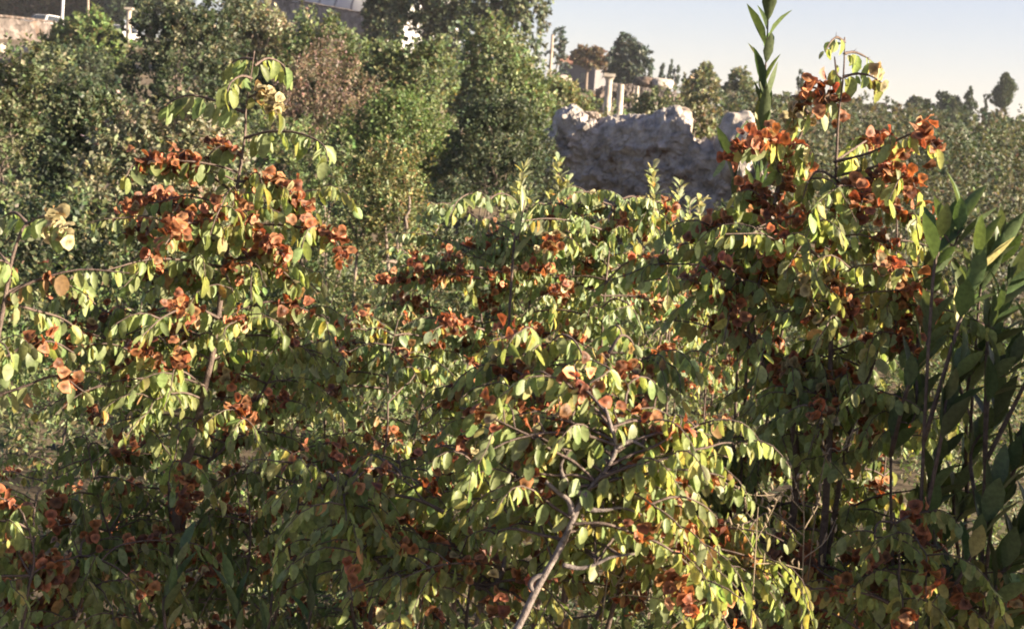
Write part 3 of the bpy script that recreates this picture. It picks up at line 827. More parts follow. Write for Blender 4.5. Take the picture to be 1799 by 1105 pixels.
# ================================================================ the thorn bushes in front
UP = np.array((0, 0, 1.0))
class Shrub:
    """one thorn bush: an Empty with stems, branches, leaves and winged fruits under it"""
    all = []
    def __init__(s, label, base, leaf=.036, gap=.0115, name='thorn_bush', category='shrub', group='thorn bushes in front', lcol='lit', tpl='ov'):
        s.t = thing(name, label, category, base, group); s.o = pos(s.t)
        s.leaf, s.gap, s.lcol, s.tpl = leaf, gap, lcol, tpl
        s.L = []; s.Fr = []; s.stems = []
        Shrub.all.append(s)
    def stem(s, P, r0, r1, mat='bark', name='stem', tp=1.5):
        P = np.asarray(P, float)
        P = smooth(P, 5)
        q = Soup(); r = (r1 + (r0 - r1) * np.linspace(1, 0, len(P)) ** tp) * (1 + rng.normal(0, .05, len(P)))
        q.tube(P, r, 7)
        q.build(name, M[mat], s.t, origin=s.o)
        s.stems.append(P)
        return P
    def branch(s, P, r0=.0028, leaves=(.08, 1.0), fruit=None, fd=1.0, twigs=0, pale=0.0, dens=1.0, mat='bark', yel=.10, size=1.0):
        P = smooth(np.asarray(P, float), 4)
        q = Soup(); n = len(P)
        q.tube(P, np.linspace(r0, r0 * .35, n) * (1 + .12 * np.sin(np.arange(n) * 2.1)), 4, False)
        seg = np.linalg.norm(np.diff(P, axis=0), axis=1); cum = np.concatenate(([0], np.cumsum(seg))); Lt = cum[-1]
        def pt(u):
            u = np.clip(u, 0, 1) * Lt
            return np.stack([np.interp(u, cum, P[:, k]) for k in range(3)], -1)
        # thorns
        us = np.arange(.05, .9, .025 / max(Lt, .05)); m = len(us)
        a = pt(us); v = nrm(rng.normal(size=(m, 3)) + UP * .6); e1 = nrm(np.cross(v, (.3, .5, .1))) * .0009; e2 = nrm(np.cross(v, e1)) * .0009
        v = v * rng.uniform(.006, .012, (m, 1))
        q.add(np.stack((a + e1, a - e1 * .5 + e2, a - e1 * .5 - e2, a + v), 1).reshape(-1, 3), (np.arange(m)[:, None, None] * 4 + np.array(((0, 1, 3), (1, 2, 3), (2, 0, 3)))).reshape(-1, 3))
        if leaves:
            us = np.arange(leaves[0], leaves[1], s.gap / dens / max(Lt, .03))
            us = us + rng.normal(0, .15, len(us)) * s.gap / max(Lt, .03)
            B = pt(us); T = nrm(pt(us + .02) - pt(us - .02))
            S = nrm(np.cross(T, UP)); sg = np.where(np.arange(len(us)) % 2 == 0, 1., -1.)[:, None] * rng.choice((1, 1, 1, -1), (len(us), 1))
            m = len(us)
            D = nrm(-UP * 1.0 + S * sg * rng.uniform(.1, .6, (m, 1)) + T * rng.uniform(0, .5, (m, 1)) + rng.normal(0, .18, (m, 3)))
            a = rng.normal(0, .95, (m, 1))
            Nr = S * sg * np.cos(a) + T * np.sin(a) + UP * rng.uniform(0, .4, (m, 1)) + np.array(SDIR) * rng.uniform(0, 1.3, (m, 1))
            Ln = s.leaf * size * rng.uniform(.42, 1.18, m) * (1 - .35 * np.clip(us - .75, 0, 1) * 4 * .5)
            off = -UP * .003 + S * sg * .004
            s.L.append((B + off, D, Nr, Ln, rng.uniform(.75, 1.08, m), leafcol(s.lcol, m, yel)))
        if fruit:
            us = np.arange(fruit[0], fruit[1], .0048 / fd / max(Lt, .03))
            m = len(us)
            if m:
                B = pt(us + rng.normal(0, .01, m)); T = nrm(pt(us + .02) - pt(us - .02)); S = nrm(np.cross(T, UP))
                B = B + S * rng.normal(0, .011, (m, 1)) + UP * rng.normal(.001, .012, (m, 1)) + T * rng.normal(0, .006, (m, 1))
                Nr = nrm(rng.normal(0, .8, (m, 3)) + T * rng.choice((-1, 1), (m, 1)) * rng.uniform(0, 1.6, (m, 1)) + np.array((0, -.45, .2)))
                D = nrm(np.cross(Nr, rng.normal(size=(m, 3))))
                s.Fr.append((B, D, Nr, s.leaf * .30 * rng.uniform(.72, 1.15, m), np.ones(m), fruitcol(m, pale)))
        for k in range(twigs):
            u = rng.uniform(.1, .85); a = pt(u); T = nrm(pt(u + .03) - pt(u - .03)); S = nrm(np.cross(T, UP)) * rng.choice((-1, 1))
            l = rng.uniform(.06, .14)
            e = arch(a, nrm(T * .5 + S + UP * .1), l, .25, .8, 6)
            q.tube(e, np.linspace(r0 * .6, r0 * .25, len(e)), 4)
            us = np.arange(.1, 1.0, s.gap / dens / l); m = len(us)
            B = np.stack([np.interp(us, np.linspace(0, 1, len(e)), e[:, k2]) for k2 in range(3)], -1)
            T2 = nrm(e[-1] - e[0]); S2 = nrm(np.cross(T2, UP)); sg = np.where(np.arange(m) % 2 == 0, 1., -1.)[:, None]
            D = nrm(-UP + S2 * sg * rng.uniform(.1, .6, (m, 1)) + T2 * .3 + rng.normal(0, .2, (m, 3)))
            a2 = rng.normal(0, .95, (m, 1))
            s.L.append((B, D, S2 * sg * np.cos(a2) + T2 * np.sin(a2) + UP * .2, s.leaf * size * rng.uniform(.6, 1.1, m), rng.uniform(.75, 1.08, m), leafcol(s.lcol, m, yel)))
        q.build('branch', M[mat], s.t, origin=s.o)
    def auto(s, n, L=(.15, .38), span=(.35, .98), fruit=0.25, fd=.8, twigs=1, pale=.05, yel=.08, zmin=.25, az=None, rise=(.05, .35), droop=(.3, .75), size=1.0, dens=1.0, which=None):
        """side branches that arch out of the stems and hang"""
        for k in range(n):
            P = s.stems[rng.integers(0, len(s.stems))] if which is None else s.stems[which[k % len(which)]]
            u = rng.uniform(*span); i = int(u * (len(P) - 1)); a = P[i]
            if a[2] < zmin: continue
            az_ = rng.uniform(0, 6.283) if az is None else rng.uniform(*az)
            l = rng.uniform(*L) * (1.15 - .55 * max(0, u - .5) * 2)
            e = arch(a, np.array((math.cos(az_), math.sin(az_), 0)), l, rng.uniform(*rise), rng.uniform(*droop), 8)
            f = None
            if rng.random() < fruit:
                f0 = rng.uniform(.15, .8); f = (f0, min(1.0, f0 + rng.uniform(.10, .32))); fd = rng.uniform(1.2, 2.2)
            s.branch(e, .0022, (.06, 1.0), f, fd, twigs, pale if rng.random() > .06 else .8, dens * 1.2, yel=yel, size=size * .82)

def smooth(P, k):
    """Catmull-Rom through the points"""
    P = np.asarray(P, float)
    if len(P) < 3: return np.linspace(P[0], P[-1], 5)
    Q = np.concatenate((2 * P[:1] - P[1:2], P, 2 * P[-1:] - P[-2:-1])); out = []
    for i in range(1, len(Q) - 2):
        t = np.linspace(0, 1, k, endpoint=False)[:, None]
        a, b, c, d = Q[i - 1], Q[i], Q[i + 1], Q[i + 2]
        out.append(.5 * (2 * b + (c - a) * t + (2 * a - 5 * b + 4 * c - d) * t * t + (3 * b - a - 3 * c + d) * t ** 3))
    return np.concatenate(out + [P[-1:]])

def arch(a, dirh, l, rise, droop, n=8):
    t = np.linspace(0, 1, n)[:, None]
    dirh = np.asarray(dirh, float)
    p = np.asarray(a) + dirh * l * t * (1 - .12 * t) + UP * l * (rise * t * 2 - droop * t * t)
    side = nrm(np.cross(dirh, UP))
    return p + side * l * .06 * rng.normal() * np.sin(t * math.pi * rng.uniform(.8, 2)) + rng.normal(0, .006 * l, (n, 3))

def leafcol(kind, n, yel):
    base = {'lit': (.215, .270, .110), 'cool': (.215, .280, .140), 'shadegreen': (.125, .165, .062), 'laurel': (.066, .100, .038), 'palegreen': (.30, .34, .20)}[kind]  # the darkest thorn green puts shade into the leaves of shaded bushes
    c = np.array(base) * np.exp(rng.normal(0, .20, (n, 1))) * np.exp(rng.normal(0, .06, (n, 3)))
    y = rng.random(n) < yel
    c[y] = np.array((.32, .31, .11)) * np.exp(rng.normal(0, .2, (int(y.sum()), 1)))
    b = rng.random(n) < yel * .22
    c[b] = np.array((.32, .20, .09)) * np.exp(rng.normal(0, .25, (int(b.sum()), 1)))
    return np.clip(c, .01, .7)

def fruitcol(n, pale):
    c = np.array((.245, .102, .052)) * np.exp(rng.normal(0, .45, (n, 1))) * np.exp(rng.normal(0, .08, (n, 3)))
    y = rng.random(n) < .16
    c[y] = np.array((.34, .17, .085)) * np.exp(rng.normal(0, .2, (int(y.sum()), 1)))
    p = rng.random(n) < pale
    c[p] = np.array((.36, .32, .18)) * np.exp(rng.normal(0, .15, (int(p.sum()), 1)))
    return np.clip(c, .02, .75)

def path(pts, d):
    """photo points to a 3-D line; d is one distance or one per point"""
    if not hasattr(d, '__len__'): d = [d] * len(pts)
    return np.array([at(x, y, q) for (x, y), q in zip(pts, d)])

def foot(px, d):
    p = at(px, 900, d); return np.array((p[0], p[1], float(gz(p[0], p[1]))))

def rooted(pts, d, bx=None):
    P = path(pts, d)
    f = foot(bx if bx is not None else pts[0][0], d if not hasattr(d, '__len__') else d[0])
    f[2] -= .02
    mid = (f + P[0]) / 2 + rng.normal(0, .02, 3)
    return np.concatenate(([f], [mid], P))

def jig(pts, d, amt=.12):
    """depth that wanders along a hand-placed branch"""
    n = len(pts); e = rng.normal(0, amt)
    return [d + e * (k / max(1, n - 1)) ** 1.2 for k in range(n)]

# ---- A: left thorn bush with the tall arching leader
d = 2.6
A = Shrub('tall thorn bush with arching leafy leader and heavy rust-coloured fruit, left of centre', foot(300, d), .034)
A.stem(rooted([(312, 880), (335, 790), (356, 700), (380, 585), (392, 480), (406, 400), (418, 320), (430, 240), (432, 190), (440, 140), (447, 90)], d, 285), .011, .0012)
A.stem(rooted([(300, 900), (270, 780), (240, 680), (215, 590), (205, 520)], 2.7, 300), .007, .0012)
A.stem(rooted([(330, 880), (400, 780), (460, 690), (500, 610), (515, 540)], 2.75, 300), .007, .0012)
for pts, fr, pale in [
    ([(447, 105), (425, 103), (407, 112), (400, 132)], None, 0), ([(447, 116), (470, 103), (494, 112), (508, 132)], None, 0),
    ([(442, 138), (424, 134), (406, 145), (399, 162)], None, 0), ([(428, 197), (395, 184), (360, 172), (330, 168), (302, 178), (285, 192)], None, 0),
    ([(437, 172), (458, 163), (476, 172), (486, 200)], (.35, .95), 1.0), ([(432, 242), (470, 232), (510, 232), (545, 241), (570, 258), (576, 285)], None, 0),
    ([(424, 275), (400, 258), (378, 262), (358, 285)], (.1, .9), .1), ([(418, 345), (375, 312), (335, 290), (285, 281), (240, 285), (220, 312)], (.35, .85), .1),
    ([(418, 330), (450, 316), (485, 320), (520, 345), (556, 372)], (.15, .95), .15), ([(408, 385), (350, 372), (290, 355), (240, 364), (205, 385)], (.15, .95), .05),
    ([(405, 396), (470, 394), (530, 400), (570, 410), (594, 430), (600, 458)], (.45, 1.0), .03), ([(401, 430), (340, 415), (275, 400), (205, 412)], (.2, .9), .03),
    ([(396, 462), (440, 452), (488, 470), (522, 502)], (.2, .95), .05), ([(394, 470), (330, 458), (262, 456), (190, 474)], (.5, .65), .0),
    ([(388, 545), (430, 540), (480, 530), (540, 546), (582, 575)], (.5, .8), .05), ([(380, 600), (430, 590), (480, 592), (532, 622)], (.7, .9), 0),
    ([(378, 605), (320, 580), (250, 600), (186, 620)], (.2, .5), 0), ([(400, 410), (440, 402), (470, 420), (500, 450)], (.3, 1.0), .05),
    ([(403, 420), (370, 395), (320, 395), (290, 430)], (.3, .95), .0), ([(392, 500), (350, 480), (300, 490), (255, 515)], (.2, .5), .0),
    ([(386, 560), (340, 540), (290, 555), (250, 590)], (.3, .5), .0)]:
    A.branch(path(pts, jig(pts, d)), .0030, (.1, 1.0), fr, 1.6, 0 if pts[0][1] < 300 else 1, pale, yel=.0 if pts[0][1] < 300 else .08, size=1.15 if pts[0][1] < 300 else 1.0)
A.auto(20, (.12, .26), (.48, .70), .75, 1.3, 1, .05, which=[0])
A.auto(34, (.15, .32), (.35, .98), .45, 1.0, 2, .06, which=[1, 2])
A.auto(14, (.15, .32), (.30, .5), .6, 1.0, 2, .06, which=[0])

# ---- B: left edge
d = 2.15
B = Shrub('thorn bush with large pale leaves cut by the left edge', foot(-40, d), .034)
B.stem(rooted([(-30, 800), (-12, 640), (8, 530), (20, 460), (40, 402), (62, 386)], d), .007, .002)
B.stem(rooted([(-60, 800), (-70, 600), (-40, 480)], d + .1), .006, .002)
for pts, fr, pale in [([(55, 390), (78, 380), (98, 386), (114, 404)], (.6, 1.0), 1.0), ([(50, 395), (28, 374), (8, 380), (-12, 400)], None, 0), ([(12, 520), (60, 494), (140, 474), (228, 480)], (.3, .4), 0),
                      ([(10, 530), (60, 545), (110, 560), (150, 590)], None, 0), ([(-12, 640), (40, 610), (90, 600), (130, 620)], (.5, .8), 0), ([(20, 470), (-10, 440), (-50, 450)], None, 0),
                      ([(-20, 700), (40, 680), (100, 660), (150, 690)], (.7, .9), 0)]:
    B.branch(path(pts, jig(pts, d)), .003, (.08, 1), fr, 1.2, 0, pale, .9)
B.auto(16, (.12, .26), (.25, .75), .5, 1.0, 1)

# ---- C: pale central crown in front of the ruin
d = 3.4
C = Shrub('broad pale-green thorn bush in the centre below the ruin', foot(960, d), .034, gap=.0098, lcol='cool')
for pts, dd in [([(1045, 720), (1062, 520), (1074, 410), (1082, 352)], d), ([(960, 760), (1000, 560), (1018, 440), (1016, 372)], d + .15), ([(880, 780), (850, 600), (842, 460), (856, 348)], d + .1),
                ([(1100, 760), (1160, 600), (1172, 460), (1168, 385)], d + .2), ([(900, 800), (920, 620), (935, 480), (930, 380)], d + .25), ([(840, 800), (780, 640), (752, 520), (745, 455)], d)]:
    C.stem(rooted(pts, dd, 960), .008, .0014)
for pts, fr, pale in [([(1060, 405), (1020, 392), (960, 384), (900, 392)], None, 0), ([(1080, 356), (1110, 345), (1130, 360), (1145, 390)], (.7, 1.0), .9), ([(1016, 378), (985, 358), (955, 362), (930, 385)], None, 0),
                      ([(856, 352), (830, 340), (805, 352), (790, 380)], None, 0), ([(856, 352), (880, 340), (905, 352), (918, 378)], None, 0), ([(842, 470), (880, 478), (930, 472), (972, 482)], (.15, 1.0), .05),
                      ([(845, 490), (800, 482), (740, 488), (690, 495), (650, 500)], (.1, .95), .02), ([(1062, 500), (1100, 462), (1140, 462), (1165, 482)], (.45, 1.0), .1), ([(1010, 440), (985, 420), (960, 440)], (.3, 1.0), .5),
                      ([(1120, 520), (1150, 530), (1180, 535), (1200, 545)], (.2, 1.0), .1), ([(1058, 540), (1080, 525), (1110, 540), (1128, 580)], None, 0), ([(1040, 600), (1000, 590), (940, 585), (880, 600)], (.1, .9), .1),
                      ([(1050, 560), (990, 545), (930, 550), (880, 575)], None, 0), ([(1090, 640), (1130, 630), (1165, 630), (1195, 650)], (.5, 1.0), .2), ([(850, 580), (800, 565), (760, 580)], (.2, .8), 0)]:
    C.branch(path(pts, jig(pts, d - .1)), .003, (.05, 1), fr, 1.5, 1, pale, 1.1)
C.auto(125, (.15, .36), (.40, .98), .75, 1.0, 3, .08, size=1.0)

# ---- D: sunlit bush in front with the bare grey fork
d = 1.95
D = Shrub('sunlit thorn bush in front with a bare grey forked stem', foot(905, d), .029)
P = rooted([(790, 1400), (850, 1215), (908, 1105), (945, 1030), (985, 960), (1012, 900), (1035, 860), (1066, 822), (1082, 786), (1072, 745), (1063, 716)], d - .26, 740)
D.stem(P, .0058, .0020, 'greybark', tp=.9)
D.stem(path([(1006, 905), (1000, 880), (985, 868), (958, 846)], d - .26), .0046, .0028, 'greybark', 'branch')
D.stem(path([(988, 992), (1020, 998), (1048, 990), (1075, 978), (1118, 972)], d - .26), .0034, .0016, 'greybark', 'branch')
D.stem(path([(1030, 895), (1060, 896), (1095, 892), (1130, 905)], d - .26), .0032, .0013, 'greybark', 'branch')
D.stem(path([(940, 1040), (932, 1028), (938, 1016), (956, 1008)], d - .26), .0042, .0032, 'greybark', 'branch')
D.stem(path([(1082, 786), (1110, 775), (1140, 790)], d - .26), .0035, .0016, 'greybark', 'branch')
D.stem(path([(1025, 870), (1000, 852), (985, 820), (1000, 790)], d - .26), .0040, .0016, 'greybark', 'branch')
D.stem(rooted([(838, 1105), (858, 1050), (884, 1000), (892, 930), (896, 880)], d, 850), .008, .003, 'greybark')
D.stem(path([(850, 1062), (838, 1032), (842, 1024)], d - .02), .004, .0025, 'greybark', 'branch')
D.stem(rooted([(800, 1000), (780, 900), (740, 850), (700, 836)], d + .1, 860), .006, .002)
D.stem(rooted([(960, 960), (950, 800), (940, 700), (950, 610)], d + .2, 920), .007, .0012)
D.stem(rooted([(1000, 950), (1020, 800), (1060, 700), (1072, 600)], d + .2, 920), .007, .0012)
D.stem(rooted([(1090, 1020), (1140, 960), (1200, 930)], d, 960), .006, .002)
D.stem(rooted([(700, 1060), (650, 980), (610, 900), (595, 840)], d + .05, 800), .006, .002)
for pts, fr, pale in [([(1080, 880), (1120, 860), (1165, 862), (1198, 885)], (.2, .95), .15), ([(1130, 905), (1180, 900), (1230, 925), (1268, 965), (1310, 990), (1345, 1010)], (.15, 1.0), .1),
                      ([(1110, 970), (1150, 975), (1180, 1000), (1195, 1040)], (.2, .8), .1), ([(700, 836), (670, 822), (640, 828), (618, 850)], (.1, .8), .05), ([(740, 850), (715, 862), (690, 885), (676, 930)], (.5, .9), .03),
                      ([(780, 900), (740, 880), (690, 870), (640, 880)], None, 0), ([(892, 900), (860, 850), (820, 800), (770, 780)], (.4, .7), .3), ([(896, 880), (930, 800), (900, 750), (860, 745)], None, 0),
                      ([(942, 700), (920, 660), (890, 650), (860, 670)], (.2, .8), .1), ([(950, 640), (980, 590), (1010, 600), (1030, 640)], None, 0), ([(950, 620), (920, 590), (895, 590), (860, 600)], (.2, .9), .1),
                      ([(940, 710), (960, 690), (1000, 680), (1030, 700)], (.2, 1.0), .2), ([(945, 740), (980, 720), (1000, 740), (1030, 760)], (.1, 1.0), .05), ([(930, 740), (910, 720), (930, 750)], (.1, 1.0), .02),
                      ([(1060, 680), (1100, 650), (1130, 665), (1150, 700)], (.3, 1.0), .4), ([(1070, 620), (1090, 590), (1110, 600), (1120, 640)], None, 0), ([(1075, 760), (1100, 790), (1115, 830)], (.2, .8), .4),
                      ([(1200, 960), (1180, 990), (1190, 1050)], (.3, .8), .1), ([(1150, 1050), (1200, 1060), (1250, 1080), (1290, 1120)], None, 0), ([(595, 850), (575, 830), (570, 860), (575, 910)], None, 0),
                      ([(600, 860), (620, 840), (640, 870), (650, 930)], None, 0)]:
    D.branch(path(pts, jig(pts, d + (.1 if pts[0][1] < 790 else -.02), .08)), .0030, (.04, 1), fr, 1.5, 1, pale, 1.15, yel=.09)
D.auto(30, (.12, .28), (.45, 1.0), .7, 1.0, 2, .10, zmin=.55, yel=.09, which=[7, 8, 10, 11])
D.auto(34, (.14, .28), (.45, 1.0), .7, 1.0, 2, .10, zmin=.55, yel=.09, which=[0], az=(.15, 3.0))
D.auto(80, (.12, .26), (.55, 1.0), .75, 1.0, 3, .10, zmin=.55, yel=.09, which=[10, 11, 12, 13])
D.auto(30, (.10, .2), (.1, 1.0), .1, 1.0, 1, .12, zmin=.5, yel=.09, which=[2, 3, 5, 6, 9, 12], az=(-.4, 3.5))

# ---- E: right thorn bush against the sky
d = 2.45
E = Shrub('tall thorn bush against the sky with masses of red-brown fruit, right of centre', foot(1450, d), .035)
E.stem(rooted([(1452, 860), (1458, 700), (1460, 560), (1464, 420), (1468, 320), (1473, 210), (1482, 130), (1484, 66)], d, 1440), .009, .0012)
E.stem(rooted([(1400, 800), (1330, 620), (1322, 500), (1345, 390), (1380, 300), (1410, 230), (1440, 180)], d + .1, 1440), .009, .0022)
E.stem(rooted([(1480, 820), (1540, 620), (1570, 480), (1575, 380), (1560, 300)], d + .1, 1440), .007, .0012)
for pts, fr, pale in [([(1484, 75), (1470, 66), (1458, 76), (1450, 92)], None, 0), ([(1483, 95), (1500, 92), (1520, 100), (1536, 112)], None, 0), ([(1480, 136), (1505, 130), (1530, 134), (1552, 148)], (.72, 1.0), 1.0),
                      ([(1478, 140), (1470, 130), (1466, 100)], None, 0), ([(1450, 185), (1440, 160), (1425, 155), (1415, 170)], (.05, 1.0), .03), ([(1440, 190), (1462, 170), (1470, 190)], (.1, 1.0), .03),
                      ([(1420, 200), (1405, 185), (1395, 205), (1392, 225)], (.1, 1.0), 1.0), ([(1466, 285), (1500, 262), (1530, 245), (1560, 250)], (.55, 1.0), .02), ([(1466, 285), (1530, 268), (1590, 240), (1620, 232), (1645, 262)], (.6, 1.0), .1),
                      ([(1466, 310), (1520, 298), (1560, 290), (1600, 315), (1610, 345)], (.45, 1.0), .02), ([(1464, 330), (1500, 315), (1540, 312), (1585, 290)], (.5, 1.0), .02),
                      ([(1375, 320), (1340, 250), (1300, 255), (1275, 280)], (.1, 1.0), .03), ([(1385, 300), (1370, 255), (1350, 245), (1320, 260)], (.1, 1.0), .05), ([(1360, 360), (1380, 290), (1395, 270), (1420, 300)], (.1, 1.0), .1),
                      ([(1350, 400), (1340, 330), (1320, 330), (1305, 345)], (.2, 1.0), .03), ([(1460, 380), (1490, 330), (1515, 340), (1510, 370)], (.2, 1.0), .03), ([(1464, 420), (1520, 370), (1560, 365), (1590, 380), (1650, 385)], (.35, 1.0), .03),
                      ([(1464, 410), (1420, 380), (1370, 385), (1330, 400)], (.3, .8), .05), ([(1330, 430), (1290, 400), (1250, 395), (1225, 410)], (.4, 1.0), .03), ([(1325, 520), (1280, 470), (1240, 470), (1215, 490)], (.5, 1.0), .02),
                      ([(1330, 510), (1345, 470), (1365, 490)], (.2, 1.0), .02), ([(1462, 520), (1440, 480), (1415, 495), (1430, 540)], (.2, 1.0), .95), ([(1460, 550), (1475, 540), (1490, 565)], (.2, 1.0), .03),
                      ([(1462, 500), (1500, 470), (1545, 465), (1600, 470)], (.6, .9), .4), ([(1570, 600), (1590, 590), (1605, 620)], (.2, 1.0), .02), ([(1325, 600), (1290, 570), (1265, 575)], (.5, 1.0), .4),
                      ([(1440, 700), (1400, 650), (1365, 650)], (.6, 1.0), .2), ([(1458, 700), (1450, 670), (1465, 690)], (.1, 1.0), .15), ([(1475, 320), (1440, 300), (1420, 320), (1410, 350)], None, 0)]:
    E.branch(path(pts, jig(pts, d)), .0030, (.06, 1), fr, 1.8, 1 if pts[0][1] > 250 else 0, pale, 1.1, yel=.09)
E.auto(24, (.12, .26), (.40, .64), .8, 1.2, 1, .08, yel=.09)
E.auto(26, (.15, .30), (.14, .36), .5, 1.0, 1, .1, zmin=.35)
E.auto(44, (.15, .32), (.32, .60), .55, 1.1, 2, .10, yel=.08)

# ---- others
def plain(label, stems, d, n, leaf=.036, lcol='lit', fruit=.3, base=None, pale=.06, L=(.15, .34), span=(.35, 1.0), yel=.09, zmin=.2, twigs=2, size=1.0):
    s = Shrub(label, foot(base or stems[0][0][0], d), leaf, lcol=lcol)
    for k, pts in enumerate(stems):
        s.stem(rooted(pts, d + .12 * ((k % 3) - 1), base), .007, .0012)
    s.auto(n, L, span, fruit, 1.2, twigs, pale, yel=yel, zmin=zmin, size=size)
    return s
plain('leafy thorn bush with few fruits between the left and central bushes', [[(660, 900), (680, 760), (682, 640), (700, 560)], [(620, 900), (600, 720), (590, 560)], [(700, 900), (740, 720), (760, 600)]], 3.15, 60, .034, 'cool', .85, 670)
plain('shaded thorn bush at the bottom left corner', [[(40, 1105), (60, 980), (40, 900)], [(120, 1150), (150, 1020), (130, 950)], [(-40, 1100), (-30, 930), (-10, 800)]], 2.35, 46, .034, 'lit', .7, 60)
plain('dark shaded thorn bush below the tall left bush', [[(420, 1100), (440, 950), (430, 800)], [(480, 1100), (520, 920), (530, 760)], [(360, 1150), (300, 980), (240, 850)], [(250, 1100), (180, 900), (150, 760)]], 2.75, 60, .034, 'shadegreen', .6, 400)
plain('thorn bush low at the bottom right with yellowing leaves', [[(1560, 1150), (1580, 1000), (1570, 900)], [(1620, 1180), (1650, 1040), (1640, 930)], [(1500, 1180), (1510, 1060), (1500, 1000)]], 2.3, 46, .035, 'lit', .85, 1560, yel=.12)
plain('thorn bush of small bright leaves between the central and right bushes', [[(1230, 800), (1240, 640), (1230, 470)], [(1290, 800), (1300, 620), (1290, 500)], [(1180, 800), (1190, 640), (1195, 520)]], 4.4, 90, .030, 'lit', .8, 1240)
plain('dim thorn bush in the shadow under the right bush', [[(1330, 1050), (1320, 900), (1310, 760)], [(1420, 1080), (1440, 920), (1430, 800)], [(1520, 1000), (1550, 860), (1560, 740)], [(1250, 1000), (1240, 860), (1220, 740)]], 2.8, 84, .034, 'shadegreen', .6, 1400)
plain('green thorn bush behind the grey fork in the lower middle', [[(700, 1080), (720, 940), (700, 800)], [(620, 1080), (600, 960), (560, 860)], [(820, 1080), (840, 900), (820, 760)], [(1050, 1080), (1100, 880), (1150, 760)]], 2.75, 36, .032, 'lit', .75, 820)
plain('small-leaved thorn bush filling the left middle behind the tall bush', [[(100, 900), (120, 720), (110, 560)], [(180, 900), (230, 700), (250, 520)], [(480, 900), (500, 700), (520, 540)], [(560, 900), (570, 760), (590, 600)]], 3.5, 90, .027, 'lit', .9, 300)

# ================================================================ individual leaves and fruits: the largest in view are parts, the rest of each bush one part
OVM = [mesh_from('leaf', *t) for t in OVATE]; LAM = [mesh_from('leaf', *t) for t in LANCE]; FRM = [mesh_from('fruit', *t, ring=FRING) for t in FRUIT]
for m_ in OVM: m_.materials.append(M['leaf1'])
for m_ in LAM: m_.materials.append(M['glossy1'])
for m_ in FRM: m_.materials.append(M['fruit1'])

def place(name, mesh, P, D, Nr, Ln, Wd, C, parent, o):
    X, Y, Z = frames(D, Nr)
    ob = bpy.data.objects.new(name, mesh); COL.objects.link(ob); ob.parent = parent
    q = P - o
    ob.matrix_basis = Matrix(((X[0] * Ln * Wd, Y[0] * Ln, Z[0] * Ln, q[0]), (X[1] * Ln * Wd, Y[1] * Ln, Z[1] * Ln, q[1]), (X[2] * Ln * Wd, Y[2] * Ln, Z[2] * Ln, q[2]), (0, 0, 0, 1)))
    ob.color = (C[0], C[1], C[2], 1.0)
    return ob

def finish(limit_leaf=300, limit_fruit=160):
    items = []
    for si, s in enumerate(Shrub.all):
        s.La = cat(s.L) if s.L else None; s.Fa = cat(s.Fr) if s.Fr else None
        for kind, A_ in (('L', s.La), ('F', s.Fa)):
            if A_ is None: continue
            ctr = A_[0] + (A_[1] * (A_[3] * .5)[:, None] if kind == 'L' else 0)
            x, y, dd = project(ctr)
            face = np.abs((nrm(A_[2]) * nrm(ctr - CL)).sum(1))
            for i in range(len(x)):
                items.append((dd[i], x[i], y[i], A_[3][i] / dd[i] * F * (1.0 if kind == 'L' else 2.0), face[i], kind, si, i))
    items.sort(key=lambda q: q[0])
    cell = 6.0; gw, gh = int(W / cell) + 1, int(H / cell) + 1
    buf = np.zeros((gh, gw), bool); won = {}
    for dd, x, y, size, face, kind, si, i in items:
        if dd < .3: continue
        hw = size * (.30 if kind == 'L' else .5) * (.25 + .75 * face); hh = size * .48
        x0, x1 = int((x - hw) / cell), int((x + hw) / cell) + 1; y0, y1 = int((y - hh) / cell), int((y + hh) / cell) + 1
        x0, y0, x1, y1 = max(x0, 0), max(y0, 0), min(x1, gw), min(y1, gh)
        if x0 >= x1 or y0 >= y1: continue
        b = buf[y0:y1, x0:x1]; n = int((~b).sum())
        if n: won[(kind, si, i)] = n; b[:] = True
    nl = nf = 0
    for si, s in enumerate(Shrub.all):
        for kind, A_, lim in (('L', s.La, limit_leaf), ('F', s.Fa, limit_fruit)):
            if A_ is None: continue
            n = len(A_[0]); sc = np.array([won.get((kind, si, i), 0) for i in range(n)])
            order = np.argsort(-sc)[:lim]; order = order[sc[order] > 0]
            single = np.zeros(n, bool); single[order] = True
            lance = s.tpl == 'la'
            ms = FRM if kind == 'F' else (LAM if lance else OVM)
            for i in order:
                place('fruit' if kind == 'F' else 'leaf', ms[rng.integers(0, len(ms))], A_[0][i], A_[1][i], A_[2][i], A_[3][i], A_[4][i], A_[5][i], s.t, s.o)
            if kind == 'L': nl += len(order)
            else: nf += len(order)
            rest = [a[~single] for a in A_]
            if len(rest[0]):
                mass('fruit_mass' if kind == 'F' else 'foliage', FRUIT if kind == 'F' else (LANCE if lance else OVATE), *rest, M['fruitm'] if kind == 'F' else M['leafm'], s.t, 'stuff', s.o)
    print('FOREGROUND', len(items), 'leaves and fruits;', nl, 'leaf parts', nf, 'fruit parts')

